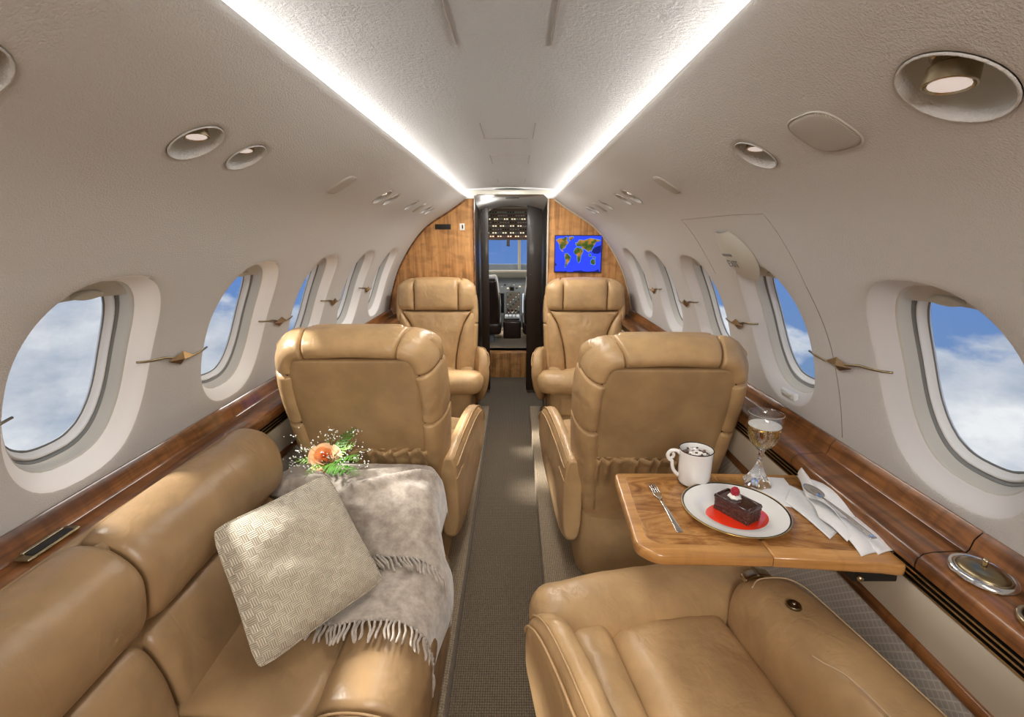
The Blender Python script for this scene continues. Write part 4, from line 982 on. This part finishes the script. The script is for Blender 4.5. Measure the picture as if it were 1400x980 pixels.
for side in (1, -1):
    for j in range(n_+1):
        for i in range(n_+1):
            u, w = -1+2*i/n_, -1+2*j/n_; u = sin(u*pi/2)*.5+u*.5; w = sin(w*pi/2)*.5+w*.5
            a, b2 = (u+1)/2, (w+1)/2; p = (loc_[0]*(1-a)+loc_[1]*a)*(1-b2)+(loc_[3]*(1-a)+loc_[2]*a)*b2
            pin = 1-.055*(1-w*w) if True else 1; pin2 = 1-.055*(1-u*u)
            p = Vector((p.x*pin2 if False else p.x*(1-.05*(1-w*w)*abs(u)), p.y*(1-.05*(1-u*u)*abs(w)), p.z))
            th = .068*((1-abs(u)**2.6)*(1-abs(w)**2.6))**.55+.0035*noise.noise(Vector((u*2.2, w*2.2, side*2)))*(1-abs(u))*(1-abs(w))*6
            kc = 1.035-.075*(abs(u)*abs(w))**5; p.x *= kc; p.y *= kc
            V.append(Vector((p.x, p.y, .03+side*th)))
nn = (n_+1)**2
for side in (0, 1):
    for j in range(n_):
        for i in range(n_):
            a = side*nn+j*(n_+1)+i; F.append((a, a+1, a+n_+2, a+n_+1) if side == 0 else (a, a+n_+1, a+n_+2, a+1))
pw = mesh('throw_pillow', V, F, 'weave'); bm = bmesh.new(); bm.from_mesh(pw.data); bmesh.ops.remove_doubles(bm, verts=bm.verts, dist=.0004); bm.to_mesh(pw.data); bm.free()
for p in pw.data.polygons: p.use_smooth = True
pw.matrix_world = M4; tag(pw, 'square cream basket-weave pillow leaning on the sofa back', 'pillow')
edge_ = [V[i] for i in range(n_+1)]+[V[j*(n_+1)+n_] for j in range(1, n_+1)]+[V[n_*(n_+1)+i] for i in range(n_-1, -1, -1)]+[V[j*(n_+1)] for j in range(n_-1, -1, -1)]
tube('welt_seam', [Vector((p.x, p.y, .03)) for p in edge_], .0022, 'weave', pw, 6)
# ================================================================== THROW BLANKET
M['wool'] = cloth('taupe_wool', (.29, .24, .195), (.52, .45, .38), 420, .7, .95, .6, 26)
bk = thing('throw_blanket', 'taupe fringed wool throw draped over the far end of the sofa', 'blanket', (0, 0, 0))
def lerp_path(P, t_):
    x = t_*(len(P)-1); i = min(int(x), len(P)-2); f = x-i; f = f; return Vector(P[i]).lerp(Vector(P[i+1]), f)
TOPP = cr([(-.775, 0, .60), (-.72, 0, .628), (-.62, 0, .632), (-.5, 0, .630), (-.38, 0, .630), (-.30, 0, .620), (-.252, 0, .585), (-.236, 0, .52), (-.232, 0, .45)], 6)
MIDP = cr([(-.64, 0, .58), (-.60, 0, .590), (-.54, 0, .600), (-.46, 0, .595), (-.38, 0, .590), (-.30, 0, .570), (-.245, 0, .535), (-.215, 0, .48), (-.205, 0, .42)], 6)
BOTA = cr([(-.52, 0, .492), (-.47, 0, .490), (-.42, 0, .492), (-.37, 0, .505), (-.31, 0, .512), (-.255, 0, .500), (-.208, 0, .455), (-.188, 0, .40), (-.183, 0, .345)], 6)
BOTB = cr([(-.53, 0, .466), (-.47, 0, .466), (-.42, 0, .468), (-.37, 0, .484), (-.31, 0, .492), (-.255, 0, .480), (-.206, 0, .435), (-.190, 0, .38), (-.187, 0, .33)], 6)
def BA(a, b_):
    # a across, b from arm rear to fringe
    if b_ < .4:
        t_ = b_/.4; p = lerp_path(TOPP, a); y = 1.475-.165*t_
        if b_ < .08: p = p-Vector((0, 0, .05*(1-b_/.08)**2))
    elif b_ < .6:
        t_ = (b_-.4)/.2; s_ = t_*t_*(3-2*t_)*.5; p = lerp_path(TOPP, a).lerp(lerp_path(MIDP, a), t_); y = 1.31-.07*t_
    else:
        t_ = (b_-.6)/.4; s_ = t_**.8; p = lerp_path(MIDP, a).lerp(lerp_path(BOTA, a), s_); y = 1.24-.105*t_
    # diagonal rope-like folds over the arm
    d = (a*.9+b_*1.0-.80); p = p+Vector((0, 0, .036*math.exp(-(d/.040)**2)*min(1, b_*4)*max(0, 1-b_*1.1)))
    d2 = (a*.8+b_*1.25-.62); p = p+Vector((0, 0, .024*math.exp(-(d2/.040)**2)*min(1, b_*4)*max(0, 1-b_*1.3)))
    z = p.z+.006*noise.noise(Vector((a*5, b_*5, 1)))+.0025*noise.noise(Vector((a*14, b_*14, 7)))
    return Vector((p.x, y+.012*noise.noise(Vector((a*3, b_*2, 5)))-.03*(a-.5)*b_, z+.004))
def BB(a, b_):
    p = lerp_path(BOTA, a).lerp(lerp_path(BOTB, a), min(1, b_*2.2)); y = 1.20-.265*b_-.015*sin(a*5)-.05*(a-.5)*b_
    return Vector((p.x+.01*sin(b_*5), y, p.z+.007-.010*(1-min(1, b_*2.2))+.003*noise.noise(Vector((a*7, b_*6, 9)))))
def clothsheet(name, f, nu, nv, th=.004):
    V = [f(i/nu, j/nv) for j in range(nv+1) for i in range(nu+1)]; n0 = len(V)
    V += [v-Vector((0, 0, th)) for v in V]; w = nu+1; F = []
    for j in range(nv):
        for i in range(nu): a = j*w+i; F += [(a, a+1, a+w+1, a+w), (n0+a, n0+a+w, n0+a+w+1, n0+a+1)]
    rim = [i for i in range(w)]+[j*w+nu for j in range(1, nv+1)]+[nv*w+i for i in range(nu-1, -1, -1)]+[j*w for j in range(nv-1, 0, -1)]
    for k in range(len(rim)): a, b2 = rim[k], rim[(k+1) % len(rim)]; F.append((b2, a, n0+a, n0+b2))
    return mesh(name, V, F, 'wool', bk)
clothsheet('upper_drape', BA, 60, 60); clothsheet('lower_drape', BB, 50, 30)
random.seed(11)
def fringe(f, n, L, a0, a1, drop, up_=0):
    for k in range(n):
        a = a0+(a1-a0)*(k+.5)/n; p = f(a, 1.0)+Vector((0, 0, up_)); q0 = f(a, .96); d = (p-q0).normalized(); ang = random.uniform(-.25, .25)
        d = Vector((d.x+ang*.5+.10, d.y, 0)).normalized(); l_ = L*random.uniform(.88, 1.1); pts = []
        hang = max(0, min(1, (a-.72)/.15))
        for i in range(7):
            t_ = i/6; pts.append(p+Vector((d.x*l_*t_*(1-.7*hang)+.0025*sin(t_*6+k), d.y*l_*t_*(1-.55*hang), -.001-drop*t_*t_*(1-hang)-hang*l_*t_*.8+.0015*sin(t_*7+k*2))))
        tube('tassel', pts, [.0036, .0031, .0032, .0031, .0033, .0032, .0022], 'wool', bk, 6)
fringe(BA, 26, .060, .22, 1.0, .006, .002); fringe(BB, 38, .056, .0, 1.0, .002)
# ================================================================== FLOWERS
FC = Vector((-.605, 1.395, .672))
fw = thing('flower_spray', 'peach rose with fern fronds and tiny white blossoms on the throw', 'flowers', FC)
m = mat('rose_petal', (.92, .48, .20), .5, sheen=.2); M['petal'] = m; M['petal_in'] = mat('rose_heart', (.88, .27, .07), .5); M['petal_out'] = mat('rose_outer_petal', (.95, .70, .44), .5)
M['leaf'] = mat('fern_green', (.08, .24, .025), .5); M['leaf2'] = mat('fern_light', (.22, .42, .07), .5); M['bb'] = mat('white_blossom', (.85, .86, .82), .6); M['stemg'] = mat('stem_green', (.16, .28, .06), .6)
rs = D.objects.new('rose_bloom', None); COL.objects.link(rs); rs.parent = fw; rs.rotation_euler = (R_(42), R_(8), 0); rs.scale = (1.28, 1.28, 1.15)
for k in range(19):
    lay = 0 if k < 4 else 1 if k < 10 else 2; a0 = k*2.4; R0 = (.007+.002*k/4) if lay == 0 else (.014+.0015*(k-4)) if lay == 1 else (.0245+.0012*(k-10)); w = (1.2, .85, .62)[lay]
    def PP(i, j, R0=R0, a0=a0, w=w, lay=lay, k=k):
        u = -1+2*i/8; v = j/7; a = a0+u*w; fl_ = (.0, .15, .30)[lay]; rad = R0*(.45+.60*v**.7)+fl_*.022*v**3; z = (.040, .035, .027)[lay]*v*(1-.18*u*u)-.004+.002*sin(u*3+k)*v
        rad *= 1-.05*u; return Vector((rad*cos(a), rad*sin(a), z))
    grid('petal', PP, 9, 8, ('petal_in', 'petal', 'petal_out')[lay], rs)
def frond(name, p0, p1, W_, n, mt_, lift=.02, curve=.0):
    p0, p1 = Vector(p0), Vector(p1); ax = (p1-p0); Ln = ax.length; ax.normalize(); sd = ax.cross(Vector((0, 0, 1))).normalized(); up_ = sd.cross(ax)
    V, F = [], []
    st = [p0+ax*Ln*t_/12+up_*lift*sin(pi*t_/12)+sd*curve*sin(pi*t_/12) for t_ in range(13)]
    fr_ = tube(name, st, [.0014*(1-.6*i/12) for i in range(13)], 'stemg', fw, 5)
    for k in range(n):
        t_ = .08+.90*k/n; c0 = p0+ax*Ln*t_+up_*lift*sin(pi*t_)+sd*curve*sin(pi*t_); ln = W_*sin(pi*(.18+.82*t_*.98))**.8*(1-.25*t_)
        for sg in (-1, 1):
            dr = (sd*sg+ax*.65+up_*random.uniform(-.25, .25)).normalized(); nrm = dr.cross(up_).normalized(); b0 = len(V)
            # toothed leaflet
            prof_ = [(0, .0008), (.12, .10), (.22, .06), (.34, .15), (.45, .08), (.56, .13), (.67, .07), (.78, .09), (1, .0)]
            for (s_, w_) in prof_: V += [c0+dr*ln*s_+nrm*ln*w_+up_*.15*ln*s_*s_*-1, c0+dr*ln*s_-up_*.15*ln*s_*s_+up_*.0006, c0+dr*ln*s_-nrm*ln*w_-up_*.15*ln*s_*s_]
            for i in range(len(prof_)-1):
                for e_ in (0, 1): F.append((b0+3*i+e_, b0+3*i+e_+1, b0+3*i+4+e_, b0+3*i+3+e_))
    lf = mesh('leaflets', V, F, mt_, fr_, False, fix=False); lf['kind'] = 'stuff'
    return fr_
frond('fern_frond', (.0, -.01, -.005), (.150, -.125, .012), .050, 13, 'leaf', .012, .01)
frond('fern_frond', (.02, -.01, -.005), (.125, -.060, .020), .042, 11, 'leaf', .015, -.01)
frond('fern_frond', (.01, .01, .0), (.070, .10, .075), .040, 11, 'leaf', .01, .005)
frond('fern_frond', (0, .0, -.005), (-.10, -.02, .0), .030, 8, 'leaf2', .01)
frond('fern_frond', (0, -.01, -.005), (-.03, -.10, -.012), .026, 8, 'leaf2', .012)
frond('fern_frond', (.02, .0, .0), (.09, .03, .045), .036, 9, 'leaf2', .01)
V, F = [], []; SV, SF = [], []
random.seed(3)
def tiny(c, r_):
    b0 = len(V); rows = [(0, 1)]+[(1, 0)]
    for dx, dy, dz in ((1, 0, 0), (-1, 0, 0), (0, 1, 0), (0, -1, 0), (0, 0, 1), (0, 0, -1)): V.append(c+Vector((dx, dy, dz))*r_)
    for a, b2, c2 in ((0, 2, 4), (2, 1, 4), (1, 3, 4), (3, 0, 4), (2, 0, 5), (1, 2, 5), (3, 1, 5), (0, 3, 5)): F.append((b0+a, b0+b2, b0+c2))
for k in range(26):
    a = random.random()*6.28; R0 = random.uniform(.05, .125); e = Vector((R0*cos(a)*1.15+.02, R0*sin(a)*.7-.01, random.uniform(.0, .06)+(.03 if sin(a) > 0 else 0)))
    b0 = len(SV); sd = Vector((-sin(a), cos(a), 0))*.0006
    SV += [Vector((0, 0, 0))+sd, -sd, e-sd, e+sd]; SF.append((b0, b0+1, b0+2, b0+3))
    for _ in range(8):
        c = e+Vector((random.gauss(0, .011), random.gauss(0, .011), random.gauss(0, .008))); tiny(c, random.uniform(.0016, .0036))
o = mesh('baby_breath_blossoms', V, F, 'bb', fw); o['kind'] = 'stuff'
o = mesh('baby_breath_stems', SV, SF, 'stemg', fw, False); o['kind'] = 'stuff'
# ================================================================== MAP SCREEN AND BULKHEAD FITTINGS
M['blue'] = mat('screen_blue', (0, 0, 0), .2, emis=(.022, .055, .85), estr=1.0)
M['land'] = mat('screen_land', (0, 0, 0), .2, emis=(.10, .10, .012), estr=1.0)
t, b = nodes(M['land']); v = coords(t); n = N(t, 'ShaderNodeTexNoise', Scale=26, Detail=3); t.links.new(v, n.inputs['Vector']); r = ramp(t, [(.38, (.03, .07, .01)), (.5, (.09, .11, .015)), (.6, (.42, .18, .03))], n.outputs[0]); t.links.new(r.outputs[0], b.inputs['Emission Color'])
M['deep'] = mat('screen_deep_blue', (0, 0, 0), .2, emis=(.004, .01, .16), estr=1.0); M['coast'] = mat('screen_shallow', (0, 0, 0), .2, emis=(.10, .25, .65), estr=1.0)
tv = thing('map_screen', 'flat screen with a blue world map on the right front bulkhead', 'screen', (.450, 3.472, 1.243))
SW, SH_ = .326, .250
box('screen_bezel', (0, -.003, 0), (SW+.012, .008, SH_+.012), 'dark', tv, .002)
mesh('screen_face', [(-SW/2, -.0076, -SH_/2), (SW/2, -.0076, -SH_/2), (SW/2, -.0076, SH_/2), (-SW/2, -.0076, SH_/2)], [(0, 1, 2, 3)], 'blue', tv, False)
def sp_(x, y, d=-.0082): return Vector(((x-155)/930*SW-SW/2, d, SH_/2-(y-155)/695*SH_))
LAND = {
 'landmass': [[(165, 240), (240, 205), (330, 200), (345, 175), (400, 185), (380, 240), (420, 290), (370, 330), (345, 385), (300, 400), (320, 455), (290, 440), (245, 380), (235, 310), (200, 270)],
  [(355, 500), (400, 490), (470, 565), (440, 650), (405, 690), (385, 760), (360, 750), (375, 640), (350, 560)],
  [(430, 180), (500, 165), (520, 195), (450, 250), (425, 225)],
  [(560, 400), (600, 375), (690, 400), (720, 450), (680, 530), (660, 640), (630, 675), (605, 610), (600, 520), (545, 500), (532, 450)],
  [(600, 290), (640, 230), (740, 240), (850, 200), (990, 225), (1060, 240), (1050, 265), (985, 265), (940, 330), (900, 400), (880, 450), (850, 430), (830, 470), (800, 440), (750, 400), (700, 410), (690, 360), (640, 350), (590, 350), (580, 330)],
  [(880, 640), (920, 600), (965, 620), (975, 680), (950, 712), (890, 690)], [(835, 510), (870, 500), (890, 545), (850, 545)], [(920, 555), (970, 565), (965, 590), (930, 580)], [(565, 285), (590, 280), (590, 320), (568, 320)]]}
ref = D.objects.new('world_map_print', None); COL.objects.link(ref); ref.parent = tv
for poly in LAND['landmass']:
    cx_ = sum(p[0] for p in poly)/len(poly); cy_ = sum(p[1] for p in poly)/len(poly)
    mesh('coastline', [sp_(cx_+(x-cx_)*1.0+(9 if x > cx_ else -9), cy_+(y-cy_)+(9 if y > cy_ else -9), -.0079) for x, y in poly], [tuple(range(len(poly)))], 'coast', ref, False)
    mesh('landmass', [sp_(x, y) for x, y in poly], [tuple(range(len(poly)))], 'land', ref, False)
for poly in ([(155, 835), (330, 838), (395, 828), (395, 850), (155, 850)], [(530, 835), (700, 820), (730, 835), (830, 845), (960, 835), (1040, 800), (1070, 850), (530, 850)], [(155, 670), (190, 700), (185, 730), (155, 725)], [(880, 440), (960, 370), (1080, 330), (1080, 470), (1020, 500), (930, 490)]):
    mesh('dark_sea', [sp_(x, y, -.0078) for x, y in poly], [tuple(range(len(poly)))], 'deep', ref, False)
q = thing('wall_slot', 'small dark oblong vent in the left oak bulkhead', 'vent', (-.508, 3.474, 1.430)); box('slot', (0, -.002, 0), (.100, .006, .026), 'dark', q, .002); box('slot_frame', (0, .0, 0), (.112, .004, .036), 'cockpit_dark', q, .002)
q = thing('wall_switch', 'small white switch plate beside the doorway on the left bulkhead', 'switch', (-.372, 3.474, 1.430)); box('plate', (0, -.002, 0), (.034, .006, .046), 'white', q, .003); box('rocker', (.004, -.006, .0), (.010, .006, .026), 'dark', q, .001)

# ================================================================== COCKPIT
ip = thing('instrument_panel', 'grey cockpit instrument panel with displays under the glareshield', 'instrument panel', (0, 5.78, 0))
M['glare'] = mat('glareshield', (.20, .20, .165), .7); M['disp'] = mat('display_dark', (.008, .010, .012), .15); M['dispw'] = mat('display_lit', (.1, .1, .1), .2, emis=(.62, .68, .76), estr=.9)
M['btn'] = mat('lit_buttons', (.3, .3, .25), .4, emis=(1, .82, .55), estr=.9); M['btnr'] = mat('reddish_switches', (.32, .14, .09), .5); M['ohp'] = mat('overhead_panel', (.17, .13, .11), .5)
box('panel_face', (-.04, .02, .68), (1.3, .04, .52), 'panel_grey', ip, .006)
rblock('glareshield', (.66, .10, .045), .03, lambda p: Vector((p.x-.04, p.y-.03, .925+p.z-.12*max(0, abs(p.x)-.25))), 'glare', ip, n=(20, 4, 3))
box('glareshield_lip', (-.04, -.12, .955), (1.1, .012, .035), 'cream_panel', ip, .004)
def disp(x0, x1, z0, z1, m_, nm='display'):
    f = box(nm, ((x0+x1)/2, -.004, (z0+z1)/2), (x1-x0, .012, z1-z0), 'seal', ip, .004); box('screen', ((x0+x1)/2, -.0115, (z0+z1)/2), (x1-x0-.014, .003, z1-z0-.014), m_, f, 0); return f
disp(-.235, -.125, .45, .70, 'disp'); disp(.085, .195, .45, .70, 'dispw'); disp(-.42, -.26, .47, .68, 'disp'); disp(.25, .40, .47, .68, 'disp'); disp(-.065, -.005, .72, .775, 'disp', 'small_display')
V = []
random.seed(9)
f = box('centre_stack', (-.02, -.002, .58), (.17, .012, .26), 'glare', ip, .004)
for j in range(8):
    for i in range(5): box('knob', (-.085+.033*i, -.014, .47+.030*j), (.016, .010, .013), ['btnr', 'white', 'dark', 'btnr', 'panel_grey'][(i*3+j*7) % 5], f, .002)
for i in range(16): box('annunciator', (-.30+.036*i, -.006, .755+.02*(i % 3)), (.022, .010, .012), ['white', 'dark', 'btn', 'seal'][i % 4], ip, .002)
oh = thing('overhead_panel', 'arched overhead switch panel with rows of lit buttons above the windscreen', 'instrument panel', (-.05, 5.15, 1.50)); oh.rotation_euler = (R_(-24), 0, 0)
out = [(-.40, -.17), (.40, -.17), (.40, -.04), (.30, .08), (.16, .17), (-.16, .17), (-.30, .08), (-.40, -.04)]
n = len(out); mesh('panel_face', [(x, 0, z) for x, z in out]+[(x, .05, z) for x, z in out], [tuple(range(n))[::-1], tuple(range(n, 2*n))]+[(k, (k+1) % n, n+(k+1) % n, n+k) for k in range(n)], 'ohp', oh, False)
for j in range(8):
    z = -.155+.038*j; wdt = .37 if z < 0 else .37-1.15*z
    f = box('switch_strip', (0, -.004, z), (2*wdt, .006, .022), ['btnr', 'seal', 'ohp', 'seal', 'ohp', 'seal', 'ohp', 'seal'][j], oh, .002)
    nn_ = int(2*wdt/.026)
    for i in range(nn_):
        x = -wdt+.013+i*.026; k = (i*5+j*3) % 7
        box('lit_button' if (j in (0, 1, 3, 5) and k < 4) else 'toggle', (x, -.010, z), (.014, .008, .011), 'btn' if (j in (0, 1, 3, 5) and k < 4) else ('dark' if k % 2 else 'panel_grey'), f, 0)
box('compass', (-.02, .02, -.215), (.035, .035, .06), 'seal', oh, .006)
pd = thing('centre_pedestal', 'dark control pedestal with levers between the pilot seats', 'control pedestal', (-.03, 5.35, .25))
rblock('pedestal_body', (.10, .24, .10), .02, lambda p: Vector((p.x, p.y+.11, p.z+.10+.06*max(0, p.y))), 'cockpit_dark', pd, n=(4, 8, 4))
box('switch_plate', (0, .13, .212), (.17, .30, .008), 'panel_grey', pd, .003)
for i in range(3): 
    l_ = tube('lever', [(-.04+.04*i, .04, .20), (-.04+.04*i, .01, .29)], .006, 'steel', pd, 8); sphere('lever_knob', (-.04+.04*i, .008, .298), .014, 'dark', l_, 10, 8)
for s_, lab in ((-1, 'left pilot seat with dark back and cream fleece cover'), (1, 'right pilot seat with dark back and cream fleece cover')):
    x = -.285 if s_ < 0 else .225
    ps = thing('pilot_seat', lab, 'seat', (x, 5.0, .25)); 
    rblock('seat_back', (.125, .05, .27), .04, lambda p: Vector((p.x*(1-.25*max(0, p.z)/.27), p.y-.12*p.z, p.z+.42)), 'cockpit_dark', ps, n=(8, 3, 8))
    rblock('fleece_cover', (.135, .035, .27), .032, lambda p: Vector((p.x*(1-.25*max(0, p.z)/.27)+.004*noise.noise(p*30), p.y-.12*p.z+.055, p.z+.455+.004*noise.noise(p*25))), 'cream', ps, n=(8, 3, 10))
    rblock('seat_base', (.14, .16, .07), .04, lambda p: Vector((p.x, p.y+.13, p.z+.16)), 'cockpit_dark', ps, n=(6, 6, 3))
    box('seat_column', (0, .12, .06), (.12, .16, .12), 'seal', ps, .01)
    tube('belt', cr([(-s_*.125, -.06, .55), (-s_*.13, -.065, .35), (-s_*.12, -.02, .20), (-s_*.13, .05, .12)], 5), .006, 'brass', ps, 6)
for x_ in (-.62, .55): lamp('cockpit_fill_lamp', 'POINT', (x_, 5.05, 1.25), 5, (1, .94, .86), radius=.05)  # unseen fill lights added out of view to brighten the cockpit
lamp('vestibule_lamp', 'POINT', (-.20, 3.75, 1.59), .7, (1, .96, .9), radius=.04)
